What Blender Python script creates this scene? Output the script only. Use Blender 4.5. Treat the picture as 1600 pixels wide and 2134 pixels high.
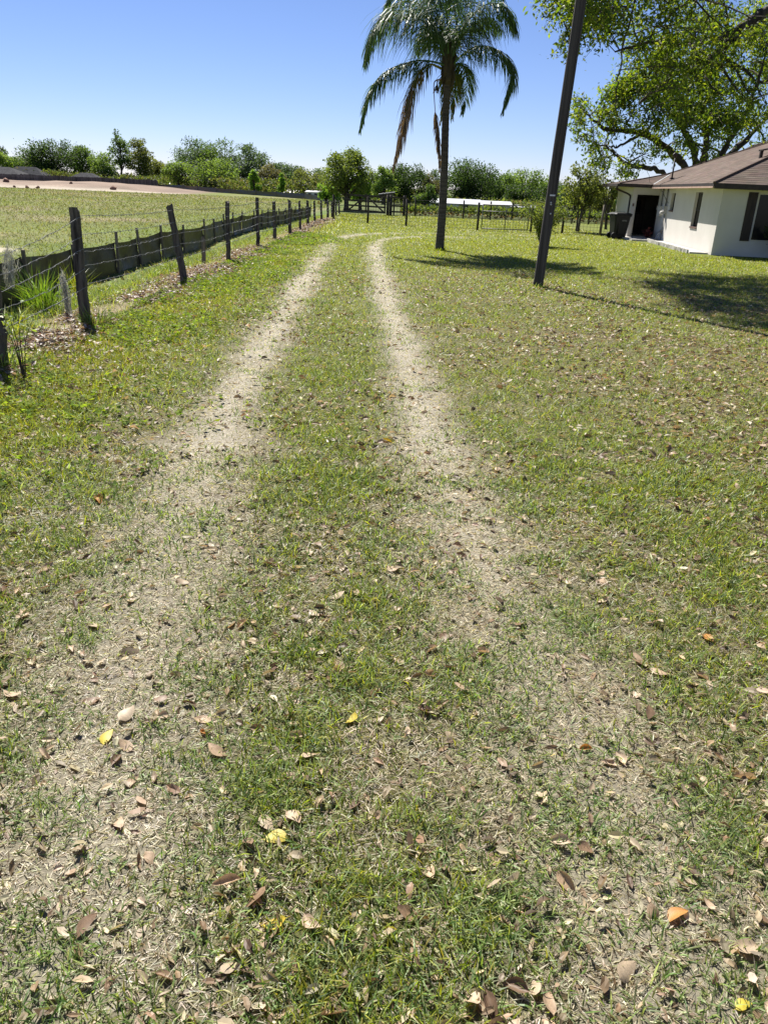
import bpy, math, random
import numpy as np

# ------------------------------------------------------------------ camera, sky, sun, exposure
for o in list(bpy.data.objects):
    bpy.data.objects.remove(o)
SC = bpy.context.scene
COL = SC.collection
rng = np.random.default_rng(7)
random.seed(7)

CAM_H, PITCH, ROLL = 1.7, math.radians(22.9), math.radians(2.5)
cam_d = bpy.data.cameras.new('camera')
cam_d.sensor_fit = 'VERTICAL'
cam_d.sensor_height = 24.0
cam_d.lens = 24.0 * 1602.0 / 2134.0
cam_d.clip_start = 0.05
cam_d.clip_end = 6000
cam = bpy.data.objects.new('camera', cam_d)
COL.objects.link(cam)


def rotx(a):
    c, s = math.cos(a), math.sin(a)
    return np.array([[1, 0, 0], [0, c, -s], [0, s, c]])


def rotz(a):
    c, s = math.cos(a), math.sin(a)
    return np.array([[c, -s, 0], [s, c, 0], [0, 0, 1]])


CM = rotx(math.pi / 2 - PITCH) @ rotz(ROLL)
import mathutils
cam.matrix_world = mathutils.Matrix.Translation((0, 0, CAM_H)) @ mathutils.Matrix(CM.tolist()).to_4x4()
SC.camera = cam

SUN_EL = math.radians(49)
SUN_DIR = np.array([-0.40, 0.9165]) / math.hypot(0.40, 0.9165)      # ground direction towards the sun
world = bpy.data.worlds.new('World')
SC.world = world
world.use_nodes = True
wn = world.node_tree
sky = wn.nodes.new('ShaderNodeTexSky')
sky.sky_type = 'NISHITA'
sky.sun_disc = False
sky.sun_elevation = SUN_EL
sky.sun_rotation = math.atan2(SUN_DIR[0], SUN_DIR[1])
sky.altitude = 30
sky.air_density = 0.8
sky.dust_density = 0.0
sky.ozone_density = 9.0
bg = wn.nodes['Background']
bg.inputs['Strength'].default_value = 0.0505
wb = wn.nodes.new('ShaderNodeMix')            # white balance of the whole sky
wb.data_type = 'RGBA'
wb.blend_type = 'MULTIPLY'
wb.inputs[0].default_value = 1.0
wb.inputs[7].default_value = (1.22, 1.0, 1.04, 1)
wn.links.new(sky.outputs[0], wb.inputs[6])
wn.links.new(wb.outputs[2], bg.inputs['Color'])

sun_d = bpy.data.lights.new('sun', 'SUN')
sun_d.energy = 5.0
sun_d.angle = math.radians(0.53)
sun_d.color = (1.0, 0.955, 0.88)
sun = bpy.data.objects.new('sun', sun_d)
COL.objects.link(sun)
sv = mathutils.Vector((SUN_DIR[0] * math.cos(SUN_EL), SUN_DIR[1] * math.cos(SUN_EL), math.sin(SUN_EL)))
sun.rotation_euler = sv.to_track_quat('Z', 'Y').to_euler()
sun.location = (-20, 45, 60)

SC.view_settings.view_transform = 'Standard'
SC.view_settings.look = 'None'
SC.view_settings.exposure = 1.16
SC.view_settings.gamma = 1.0
SC.view_settings.use_curve_mapping = False
SC.render.engine = 'CYCLES'
SC.cycles.max_bounces = 6
SC.cycles.diffuse_bounces = 3
SC.cycles.glossy_bounces = 2
SC.cycles.transmission_bounces = 4
SC.cycles.transparent_max_bounces = 6
SC.cycles.use_denoising = True
SC.cycles.denoiser = 'OPENIMAGEDENOISE'
SC.cycles.denoising_input_passes = 'RGB_ALBEDO_NORMAL'
SC.cycles.denoising_prefilter = 'ACCURATE'
SC.cycles.use_adaptive_sampling = False
SC.cycles.sample_clamp_indirect = 6
SC.render.filter_size = 1.0


# ------------------------------------------------------------------ survey helpers (where the photograph puts things)
def ray(px, py):
    return CM @ np.array([(px - 800) / 1602.0, -(py - 1067) / 1602.0, -1.0])


def gp(px, py, z=0.0):
    d = ray(px, py)
    return d * ((z - CAM_H) / d[2]) + np.array([0, 0, CAM_H])


def at(px, py, Y):
    d = ray(px, py)
    return d * (Y / d[1]) + np.array([0, 0, CAM_H])


# ------------------------------------------------------------------ noise in world metres
_lat = rng.random((256, 256))


def vnoise(x, y, s, ox=0.0):
    x = np.asarray(x, float) / s + 37.3 + ox
    y = np.asarray(y, float) / s + 11.7 + ox * 1.7
    xi, yi = np.floor(x).astype(int), np.floor(y).astype(int)
    fx, fy = x - xi, y - yi
    fx, fy = fx * fx * (3 - 2 * fx), fy * fy * (3 - 2 * fy)
    a = _lat[xi % 256, yi % 256]
    b = _lat[(xi + 1) % 256, yi % 256]
    c = _lat[xi % 256, (yi + 1) % 256]
    d = _lat[(xi + 1) % 256, (yi + 1) % 256]
    return (a * (1 - fx) + b * fx) * (1 - fy) + (c * (1 - fx) + d * fx) * fy


def fbm(x, y, s, ox=0.0, n=4):
    t, w, a = 0.0, 0.0, 1.0
    for k in range(n):
        t = t + a * vnoise(x, y, s / 2 ** k, ox + 5.3 * k)
        w += a
        a *= 0.55
    return t / w


def sst(a, b, x):
    t = np.clip((np.asarray(x, float) - a) / (b - a), 0, 1)
    return t * t * (3 - 2 * t)


TRACK_L = [(-0.72, -1.0), (-0.74, 0.8), (-0.79, 1.69), (-0.92, 2.39), (-1.08, 3.69), (-1.25, 5.39), (-1.4, 8.16), (-1.56, 11.68), (-1.85, 18.5),
           (-2.08, 24.86), (-2.02, 27.5), (-1.80, 29.57), (-1.2, 31.2), (-0.3, 32.5), (0.8, 33.5), (3.6, 35.0), (6.9, 36.1), (9.0, 36.4)]
TRACK_R = [(0.76, -1.0), (0.75, 0.8), (0.71, 1.77), (0.62, 2.51), (0.43, 3.85), (0.3, 5.63), (0.17, 8.51), (-0.06, 12.14), (-0.35, 18.0),
           (-0.62, 23.78), (-0.62, 26.5), (-0.45, 28.6), (0.2, 30.4), (1.2, 31.4), (3.3, 32.3), (6.0, 32.8)]


def pdist(x, y, pl):
    best = np.full(np.shape(x), 1e9)
    along = np.zeros(np.shape(x))
    s = 0.0
    for (ax, ay), (bx, by) in zip(pl[:-1], pl[1:]):
        dx, dy = bx - ax, by - ay
        L2 = dx * dx + dy * dy
        t = np.clip(((x - ax) * dx + (y - ay) * dy) / L2, 0, 1)
        d = np.hypot(x - ax - t * dx, y - ay - t * dy)
        m = d < best
        best = np.where(m, d, best)
        along = np.where(m, s + t * math.sqrt(L2), along)
        s += math.sqrt(L2)
    return best, along


def track(x, y):
    """0..1 how worn by wheels"""
    out = 0.0
    for pl, o in ((TRACK_L, 3.0), (TRACK_R, 9.0)):
        d, al = pdist(x, y, pl)
        wob = (fbm(x, y, 0.5, o) - 0.5) * 0.26
        w = 0.245 + 0.06 * (vnoise(al, al * 0 + o, 2.2) - 0.5) + 0.13 * sst(7, 2, y)
        fade = 1 - sst(31, 40, al)
        patch = 0.78 + 0.3 * (fbm(al, d, 1.3, o + 2) - 0.35)
        out = np.maximum(out, np.exp(-np.maximum(0, (d + wob * 0.6)) ** 2 / (w * w)) * (1 - 0.65 * (1 - fade)) * np.clip(patch + 0.12, 0.6, 1))
    return np.clip(out, 0, 1)


def hgt(x, y):
    x = np.asarray(x, float)
    y = np.asarray(y, float)
    z = 0.03 * (fbm(x, y, 3.0, 1.0, 3) - 0.5)
    # shallow swale along the boundary, dirt spoil across the field
    z = z - 0.10 * np.exp(-((x + 4.75) / 0.5) ** 2) * sst(60, 45, y)
    sp = sst(92, 100, y - 0.20 * (x + 41)) * sst(134, 120, y) * sst(-27, -36, x)
    z = z + sp * (0.15 + 0.75 * fbm(x, y, 7.0, 4.0))
    return z


# ------------------------------------------------------------------ mesh helpers
def newmesh(name, V, faces, col=None, smooth=False, mat=None):
    """V (n,3); faces: one (m,k) array or a list of such arrays"""
    V = np.ascontiguousarray(V, dtype=np.float32)
    if not isinstance(faces, list):
        faces = [faces]
    faces = [np.asarray(f, dtype=np.int32) for f in faces if len(f)]
    me = bpy.data.meshes.new(name)
    me.vertices.add(len(V))
    me.vertices.foreach_set('co', V.ravel())
    loops = np.concatenate([f.ravel() for f in faces])
    tot = np.concatenate([np.full(len(f), f.shape[1], dtype=np.int32) for f in faces])
    start = np.concatenate([[0], np.cumsum(tot)[:-1]]).astype(np.int32)
    me.loops.add(len(loops))
    me.loops.foreach_set('vertex_index', loops)
    me.polygons.add(len(tot))
    me.polygons.foreach_set('loop_start', start)
    me.polygons.foreach_set('loop_total', tot)
    me.polygons.foreach_set('use_smooth', np.full(len(tot), bool(smooth)))
    me.update(calc_edges=True)
    if col is not None:
        a = me.color_attributes.new('col', 'FLOAT_COLOR', 'POINT')
        c = np.ones((len(V), 4), dtype=np.float32)
        c[:, :3] = col
        a.data.foreach_set('color', c.ravel())
    if mat is not None:
        me.materials.append(mat)
    return me


def setp(o, label=None, cat=None, group=None, kind=None):
    if label:
        o['label'] = label
    if cat:
        o['category'] = cat
    if group:
        o['group'] = group
    if kind:
        o['kind'] = kind
    return o


def link(name, me, parent=None):
    o = bpy.data.objects.new(name, me)
    COL.objects.link(o)
    if parent is not None:
        o.parent = parent
    return o


def root(name, loc, label, cat, group=None, rz=0.0):
    o = bpy.data.objects.new(name, None)
    o.empty_display_size = 0.2
    COL.objects.link(o)
    o.location = tuple(float(v) for v in loc)
    o.rotation_euler = (0, 0, rz)
    return setp(o, label, cat, group)


class MB:
    """collects shapes into one mesh"""

    def __init__(self):
        self.V, self.Q, self.T, self.C, self.n = [], [], [], [], 0

    def add(self, V, Q=None, T=None, col=None):
        V = np.asarray(V, float).reshape(-1, 3)
        if Q is not None and len(Q):
            self.Q.append(np.asarray(Q, int) + self.n)
        if T is not None and len(T):
            self.T.append(np.asarray(T, int) + self.n)
        c = np.ones((len(V), 3)) * (0.5 if col is None else np.asarray(col))
        self.V.append(V)
        self.C.append(c)
        self.n += len(V)
        return self

    def box(self, c, s, R=None, col=None, taper=1.0):
        """box centred at c, full sizes s, optional 3x3 rotation"""
        k = np.array([[-1, -1, -1], [1, -1, -1], [1, 1, -1], [-1, 1, -1], [-1, -1, 1], [1, -1, 1], [1, 1, 1], [-1, 1, 1]]) * 0.5
        v = k * np.asarray(s)
        v[4:, :2] *= taper
        if R is not None:
            v = v @ np.asarray(R).T
        return self.add(v + np.asarray(c), [[0, 3, 2, 1], [4, 5, 6, 7], [0, 1, 5, 4], [1, 2, 6, 5], [2, 3, 7, 6], [3, 0, 4, 7]], col=col)

    def bar(self, a, b, w, h, up=(0, 0, 1), col=None):
        a, b = np.asarray(a, float), np.asarray(b, float)
        d = b - a
        L = np.linalg.norm(d)
        d = d / L
        s = np.cross(d, up)
        if np.linalg.norm(s) < 1e-6:
            s = np.cross(d, (1, 0, 0))
        s /= np.linalg.norm(s)
        u = np.cross(s, d)
        return self.box((a + b) / 2, (L, w, h), np.stack([d, s, u], axis=1), col)

    def tube(self, P, r, n=8, col=None, cap=True, jit=0.0, rs=None):
        P = np.asarray(P, float)
        r = np.broadcast_to(np.asarray(r, float), (len(P),))
        T = np.gradient(P, axis=0)
        T /= np.linalg.norm(T, axis=1)[:, None] + 1e-9
        ref = np.array([0.0, 0.0, 1.0]) if abs(T[0][2]) < 0.9 else np.array([1.0, 0.0, 0.0])
        rings = []
        a = np.arange(n) * 2 * math.pi / n
        for i in range(len(P)):
            s = np.cross(T[i], ref)
            s /= np.linalg.norm(s) + 1e-9
            u = np.cross(s, T[i])
            ref = u
            rr = r[i] * np.ones(n)
            if jit:
                rr = rr * (1 + jit * ((rs or rng).random(n) - 0.5))
            rings.append(P[i] + (np.cos(a) * rr)[:, None] * s + (np.sin(a) * rr)[:, None] * u)
        V = np.concatenate(rings)
        i = np.arange(len(P) - 1)[:, None] * n
        j = np.arange(n)[None, :]
        Q = np.stack([i + j, i + (j + 1) % n, i + n + (j + 1) % n, i + n + j], axis=-1).reshape(-1, 4)
        base = self.n
        self.add(V, Q, col=col)
        if cap:
            for e in (0, len(P) - 1):
                c = P[e]
                k = np.arange(n)
                rim = base + e * n + k
                self.V.append(c[None, :])
                self.C.append(np.ones((1, 3)) * (0.5 if col is None else np.asarray(col)))
                cidx = self.n
                self.n += 1
                t = np.stack([rim, np.roll(rim, -1), np.full(n, cidx)], axis=1)
                if e == 0:
                    t = t[:, ::-1]
                self.T.append(t)
        return self

    def build(self, name, mat, parent=None, smooth=False, org=None):
        V = np.concatenate(self.V)
        if org is not None:
            V = V - np.asarray(org, float)[:3]
        f = []
        if self.Q:
            f.append(np.concatenate(self.Q))
        if self.T:
            f.append(np.concatenate(self.T))
        return link(name, newmesh(name, V, f, np.concatenate(self.C), smooth, mat), parent)


def bez(pts, n=12):
    """smooth curve through the points (Catmull-Rom)"""
    P = np.asarray(pts, float)
    P = np.concatenate([[2 * P[0] - P[1]], P, [2 * P[-1] - P[-2]]])
    out = []
    for i in range(1, len(P) - 2):
        t = np.linspace(0, 1, n, endpoint=False)[:, None]
        a, b, c, d = P[i - 1], P[i], P[i + 1], P[i + 2]
        out.append(0.5 * (2 * b + (c - a) * t + (2 * a - 5 * b + 4 * c - d) * t ** 2 + (3 * b - a - 3 * c + d) * t ** 3))
    out.append(P[-2][None, :])
    return np.concatenate(out)


def rand_dirs(n, r=None):
    r = r or rng
    v = r.normal(size=(n, 3))
    return v / (np.linalg.norm(v, axis=1)[:, None] + 1e-9)


def leaf_quads(P, L, W, axis, normal, col, bend=0.18):
    """rhombic leaves with a bent midrib: 4 verts, 2 triangles"""
    axis = axis / (np.linalg.norm(axis, axis=1)[:, None] + 1e-9)
    side = np.cross(normal, axis)
    side /= np.linalg.norm(side, axis=1)[:, None] + 1e-9
    nn = np.cross(axis, side)
    L = np.asarray(L)[:, None] if np.ndim(L) else L
    W = np.asarray(W)[:, None] if np.ndim(W) else W
    a = P
    b = P + axis * L * 0.45 + side * W * 0.5 + nn * L * bend
    c = P + axis * L
    d = P + axis * L * 0.45 - side * W * 0.5 + nn * L * bend
    V = np.stack([a, b, c, d], axis=1).reshape(-1, 3)
    i = np.arange(len(P))[:, None] * 4
    T = np.concatenate([i + [[0, 1, 3]], i + [[1, 2, 3]]])
    return V, T, np.repeat(col, 4, axis=0)


# ------------------------------------------------------------------ materials
def nodes(name):
    m = bpy.data.materials.new(name)
    m.use_nodes = True
    nt = m.node_tree
    b = nt.nodes['Principled BSDF']
    return m, nt, b


def mix_rgb(nt, fac, a, b, mode='MIX'):
    n = nt.nodes.new('ShaderNodeMix')
    n.data_type = 'RGBA'
    n.blend_type = mode
    for s, v in ((n.inputs[0], fac), (n.inputs[6], a), (n.inputs[7], b)):
        if isinstance(v, bpy.types.NodeSocket):
            nt.links.new(v, s)
        elif isinstance(v, (int, float)):
            s.default_value = v
        else:
            s.default_value = (*v, 1)
    return n.outputs[2]


def noise(nt, scale, detail=4, rough=0.6, coord='Object', stretch=None):
    t = nt.nodes.new('ShaderNodeTexCoord')
    n = nt.nodes.new('ShaderNodeTexNoise')
    n.inputs['Scale'].default_value = scale
    n.inputs['Detail'].default_value = detail
    n.inputs['Roughness'].default_value = rough
    out = t.outputs[coord]
    if stretch:
        mp = nt.nodes.new('ShaderNodeMapping')
        mp.inputs['Scale'].default_value = stretch
        nt.links.new(out, mp.inputs[0])
        out = mp.outputs[0]
    nt.links.new(out, n.inputs['Vector'])
    return n.outputs['Fac']


def ramp(nt, fac, stops):
    r = nt.nodes.new('ShaderNodeValToRGB')
    el = r.color_ramp.elements
    while len(el) < len(stops):
        el.new(0.5)
    for e, (p, c) in zip(el, stops):
        e.position = p
        e.color = (*c, 1) if len(c) == 3 else c
    nt.links.new(fac, r.inputs[0])
    return r.outputs[0]


def bump(nt, b, h, strength=0.4, dist=0.01):
    n = nt.nodes.new('ShaderNodeBump')
    n.inputs['Strength'].default_value = strength
    n.inputs['Distance'].default_value = dist
    nt.links.new(h, n.inputs['Height'])
    nt.links.new(n.outputs[0], b.inputs['Normal'])


def attr(nt, name='col'):
    a = nt.nodes.new('ShaderNodeAttribute')
    a.attribute_name = name
    return a.outputs['Color']


def mat_leaf(name, trans=0.42, rough=0.45, spec=0.35, tint=(1.25, 1.2, 0.55), noise_s=None):
    """thin leaf: reflects its own colour, lets the same colour brightened through"""
    m, nt, b = nodes(name)
    c = attr(nt)
    if noise_s:
        c = mix_rgb(nt, 1.0, c, ramp(nt, noise(nt, noise_s), [(0.3, (0.72, 0.72, 0.72)), (0.7, (1.2, 1.2, 1.2))]), 'MULTIPLY')
    nt.links.new(c, b.inputs['Base Color'])
    b.inputs['Roughness'].default_value = rough
    b.inputs['Specular IOR Level'].default_value = spec
    tr = nt.nodes.new('ShaderNodeBsdfTranslucent')
    nt.links.new(mix_rgb(nt, 1.0, c, tint, 'MULTIPLY'), tr.inputs['Color'])
    mx = nt.nodes.new('ShaderNodeMixShader')
    mx.inputs[0].default_value = trans
    nt.links.new(b.outputs[0], mx.inputs[1])
    nt.links.new(tr.outputs[0], mx.inputs[2])
    nt.links.new(mx.outputs[0], nt.nodes['Material Output'].inputs['Surface'])
    return m


def mat_noise(name, c1, c2, scale, rough=0.8, bs=0.3, bd=0.01, detail=5, stretch=None, spec=0.3, coord='Object', lo=0.35, hi=0.65, bscale=None, metal=0.0):
    m, nt, b = nodes(name)
    f = noise(nt, scale, detail, 0.62, coord, stretch)
    nt.links.new(ramp(nt, f, [(lo, c1), (hi, c2)]), b.inputs['Base Color'])
    b.inputs['Roughness'].default_value = rough
    b.inputs['Specular IOR Level'].default_value = spec
    b.inputs['Metallic'].default_value = metal
    if bs:
        h = noise(nt, bscale, detail, 0.65, coord, stretch) if bscale else f
        bump(nt, b, h, bs, bd)
    return m


def mat_attr(name, scale=30, lo=0.75, hi=1.2, rough=0.85, bs=0.3, bd=0.01, spec=0.25, coord='Object', stretch=None):
    m, nt, b = nodes(name)
    f = noise(nt, scale, 5, 0.65, coord, stretch)
    nt.links.new(mix_rgb(nt, 1.0, attr(nt), ramp(nt, f, [(0.3, (lo,) * 3), (0.7, (hi,) * 3)]), 'MULTIPLY'), b.inputs['Base Color'])
    b.inputs['Roughness'].default_value = rough
    b.inputs['Specular IOR Level'].default_value = spec
    if bs:
        bump(nt, b, f, bs, bd)
    return m


M = {}
M['grass'] = mat_leaf('grass blade', 0.42, 0.45, 0.32, (1.35, 1.35, 0.40))
M['weed'] = mat_leaf('weed leaf', 0.45, 0.7, 0.06, (1.35, 1.35, 0.4))
M['litter'] = mat_leaf('dry leaf', 0.28, 0.5, 0.3, (1.15, 0.98, 0.65), noise_s=22)
M['foliage'] = mat_leaf('tree leaf', 0.46, 0.6, 0.15, (1.35, 1.3, 0.5))
M['oak_leaf'] = mat_leaf('oak leaf', 0.52, 0.5, 0.2, (1.6, 1.55, 0.35))
M['palm_leaf'] = mat_leaf('palm leaflet', 0.32, 0.5, 0.22, (1.2, 1.2, 0.5))
M['moss'] = mat_leaf('moss strand', 0.5, 0.8, 0.1, (1, 1, 0.9))
M['bark'] = mat_noise('oak bark', (0.028, 0.022, 0.017), (0.095, 0.080, 0.062), 6, 0.9, 0.8, 0.03, stretch=(1, 1, 0.3), bscale=14)
M['palm_bark'] = mat_noise('palm bark', (0.045, 0.038, 0.031), (0.115, 0.098, 0.080), 5, 0.9, 0.5, 0.015, stretch=(0.6, 0.6, 6))
M['palm_boot'] = mat_attr('palm boot', 20, 0.7, 1.2, 0.8, 0.4, 0.01)
M['post'] = mat_noise('weathered post', (0.032, 0.027, 0.024), (0.15, 0.128, 0.108), 14, 0.92, 0.7, 0.012, stretch=(1.6, 1.6, 0.12), bscale=26)
M['pole'] = mat_noise('treated pole', (0.032, 0.027, 0.023), (0.105, 0.093, 0.082), 11, 0.85, 0.6, 0.008, stretch=(2.5, 2.5, 0.05), bscale=26, lo=0.3, hi=0.7)
M['wire'] = mat_noise('galvanised wire', (0.16, 0.16, 0.155), (0.30, 0.30, 0.29), 40, 0.6, 0, metal=0.5)
M['black_wire'] = mat_noise('dark wire', (0.03, 0.03, 0.028), (0.09, 0.085, 0.08), 40, 0.6, 0, metal=0.3)
M['gate_steel'] = mat_noise('gate tube', (0.10, 0.10, 0.095), (0.20, 0.19, 0.18), 15, 0.5, 0, metal=0.4)
M['metal_tag'] = mat_noise('aluminium tag', (0.5, 0.5, 0.5), (0.65, 0.65, 0.65), 40, 0.4, 0, metal=0.7)


def mat_silt():
    m, nt, b = nodes('silt fabric')
    f = noise(nt, 2.2, 5, 0.6)
    c = ramp(nt, f, [(0.3, (0.004, 0.005, 0.005)), (0.62, (0.009, 0.011, 0.011)), (0.8, (0.022, 0.024, 0.025))])
    nt.links.new(c, b.inputs['Base Color'])
    b.inputs['Roughness'].default_value = 0.45
    b.inputs['Specular IOR Level'].default_value = 0.5
    bump(nt, b, noise(nt, 7, 3, 0.6), 0.35, 0.02)
    tr = nt.nodes.new('ShaderNodeBsdfTranslucent')
    tr.inputs['Color'].default_value = (0.012, 0.020, 0.016, 1)
    mx = nt.nodes.new('ShaderNodeMixShader')
    mx.inputs[0].default_value = 0.03
    nt.links.new(b.outputs[0], mx.inputs[1])
    nt.links.new(tr.outputs[0], mx.inputs[2])
    nt.links.new(mx.outputs[0], nt.nodes['Material Output'].inputs['Surface'])
    return m


M['silt'] = mat_silt()
M['stake'] = mat_noise('silt stake wood', (0.12, 0.10, 0.075), (0.24, 0.20, 0.15), 12, 0.9, 0.4, 0.005, stretch=(2, 2, 0.2))
M['stucco'] = mat_noise('painted stucco', (0.55, 0.52, 0.47), (0.62, 0.59, 0.54), 1.4, 0.9, 0.15, 0.004, bscale=45, lo=0.25, hi=0.75)
M['fascia'] = mat_noise('brown fascia', (0.028, 0.020, 0.016), (0.055, 0.040, 0.032), 6, 0.55, 0.1, 0.003)
M['soffit'] = mat_noise('pinkish soffit trim', (0.38, 0.25, 0.19), (0.48, 0.33, 0.26), 5, 0.7, 0.1, 0.003)
M['trim'] = mat_noise('cream trim', (0.52, 0.48, 0.40), (0.60, 0.56, 0.48), 5, 0.7, 0.1, 0.003)
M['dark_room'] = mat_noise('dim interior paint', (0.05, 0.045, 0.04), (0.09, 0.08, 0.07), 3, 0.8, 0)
M['dark_wood'] = mat_noise('dark brown shutter', (0.020, 0.014, 0.011), (0.045, 0.031, 0.024), 8, 0.6, 0.2, 0.003, stretch=(3, 3, 0.3))
M['sill'] = mat_noise('brown sill tile', (0.10, 0.06, 0.05), (0.16, 0.10, 0.08), 8, 0.6, 0.2, 0.003)
M['box_grey'] = mat_noise('grey meter box', (0.30, 0.30, 0.30), (0.40, 0.40, 0.39), 8, 0.5, 0)
M['box_pale'] = mat_noise('pale service box', (0.48, 0.46, 0.42), (0.58, 0.56, 0.52), 8, 0.6, 0)
M['conduit'] = mat_noise('grey conduit', (0.12, 0.12, 0.12), (0.22, 0.22, 0.21), 8, 0.5, 0)
M['concrete'] = mat_noise('concrete', (0.36, 0.34, 0.31), (0.52, 0.50, 0.46), 4, 0.9, 0.4, 0.006, bscale=30)
M['bin'] = mat_noise('black plastic', (0.006, 0.0065, 0.007), (0.012, 0.013, 0.014), 10, 0.5, 0.05, 0.002, spec=0.25)
M['bin_print'] = mat_noise('grey print', (0.25, 0.25, 0.25), (0.35, 0.35, 0.35), 20, 0.6, 0)
M['white_wall'] = mat_noise('white siding', (0.62, 0.63, 0.64), (0.72, 0.73, 0.74), 2, 0.7, 0)
M['white_roof'] = mat_noise('white metal roof', (0.42, 0.43, 0.45), (0.52, 0.53, 0.55), 1.2, 0.5, 0)
M['grey_roof'] = mat_noise('grey shingle', (0.045, 0.045, 0.047), (0.085, 0.085, 0.087), 3, 0.95, 0.2, 0.02, spec=0.03)
M['brown_wall'] = mat_noise('tan wall', (0.30, 0.25, 0.2), (0.36, 0.3, 0.24), 2, 0.9, 0)
M['plank'] = mat_attr('weathered plank', 2.5, 0.7, 1.25, 0.9, 0.2, 0.01, stretch=(3, 3, 0.3))
M['old_wood'] = mat_noise('old dark wood', (0.025, 0.020, 0.017), (0.085, 0.070, 0.058), 5, 0.9, 0.5, 0.01)
M['tin'] = mat_noise('tin roof', (0.40, 0.38, 0.36), (0.6, 0.58, 0.55), 3, 0.5, 0, metal=0.3)
M['red_leaf'] = mat_leaf('red leaf', 0.3, 0.45, 0.35, (1.3, 0.8, 0.8))
M['orange'] = mat_noise('yellow orange plastic', (0.6, 0.33, 0.04), (0.7, 0.4, 0.06), 6, 0.6, 0)


def mat_glass():
    m, nt, b = nodes('dark window glass')
    b.inputs['Base Color'].default_value = (0.012, 0.013, 0.014, 1)
    b.inputs['Roughness'].default_value = 0.12
    b.inputs['Specular IOR Level'].default_value = 0.18
    f = noise(nt, 1.3, 2, 0.5)
    bump(nt, b, f, 0.05, 0.01)
    return m


M['glass'] = mat_glass()


def mat_shingle():
    m, nt, b = nodes('brown shingle')
    a = attr(nt)
    f1 = noise(nt, 0.8, 3, 0.6)
    f2 = noise(nt, 35, 3, 0.7)
    c = mix_rgb(nt, 1.0, a, ramp(nt, f1, [(0.3, (0.86, 0.86, 0.86)), (0.7, (1.12, 1.12, 1.12))]), 'MULTIPLY')
    c = mix_rgb(nt, 1.0, c, ramp(nt, f2, [(0.3, (0.75, 0.75, 0.75)), (0.7, (1.2, 1.2, 1.2))]), 'MULTIPLY')
    nt.links.new(c, b.inputs['Base Color'])
    b.inputs['Roughness'].default_value = 0.9
    b.inputs['Specular IOR Level'].default_value = 0.06
    bump(nt, b, f2, 0.4, 0.004)
    return m


M['shingle'] = mat_shingle()


def mat_ground():
    m, nt, b = nodes('ground')
    a = attr(nt)
    f1 = noise(nt, 55, 6, 0.75)
    f2 = noise(nt, 4.5, 5, 0.7)
    c = mix_rgb(nt, 1.0, a, ramp(nt, f1, [(0.28, (0.45, 0.43, 0.40)), (0.5, (0.95, 0.95, 0.95)), (0.72, (1.45, 1.42, 1.38))]), 'MULTIPLY')
    c = mix_rgb(nt, 1.0, c, ramp(nt, f2, [(0.3, (0.75, 0.76, 0.74)), (0.7, (1.2, 1.2, 1.18))]), 'MULTIPLY')
    nt.links.new(c, b.inputs['Base Color'])
    b.inputs['Roughness'].default_value = 0.95
    b.inputs['Specular IOR Level'].default_value = 0.12
    bump(nt, b, f1, 0.8, 0.015)
    return m


M['ground'] = mat_ground()

# ------------------------------------------------------------------ ground sheet
FX = -3.78           # line of the post-and-wire fence
STRAW = np.array([0.15, 0.125, 0.085])
SOIL = np.array([0.22, 0.175, 0.12])
OLIVE = np.array([0.075, 0.08, 0.026])
LIME = np.array([0.135, 0.165, 0.022])
FIELD = np.array([0.135, 0.155, 0.045])
DIRT = np.array([0.27, 0.20, 0.155])
SAND = np.array([0.42, 0.37, 0.30])


def lawn_state(x, y):
    """dryness 0..1 and lushness 0..1 of the lawn at a point"""
    tr = track(x, y)
    far = sst(13, 26, y)
    n1 = fbm(x, y, 1.5, 2.0)
    n2 = fbm(x, y, 5.0, 8.0, 3)
    verge = sst(-1.9, -2.7, x) * sst(2.0, 4.5, y)
    mid = np.exp(-((x + 0.35) / 0.45) ** 2) * sst(40, 20, y)
    dry = 0.46 + 0.6 * (n1 - 0.5) + 0.35 * (n2 - 0.5) - 0.36 * far + (0.34 + 0.34 * sst(2.5, 6.5, y)) * tr - 0.34 * verge - 0.16 * mid
    dry = dry + 0.05 * sst(0.8, 2.5, x) * sst(18, 8, y)
    lush = np.clip(0.38 + 0.62 * far + 0.55 * verge - 0.6 * tr, 0, 1)
    return np.clip(dry, 0.03, 0.95), lush, tr


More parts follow.
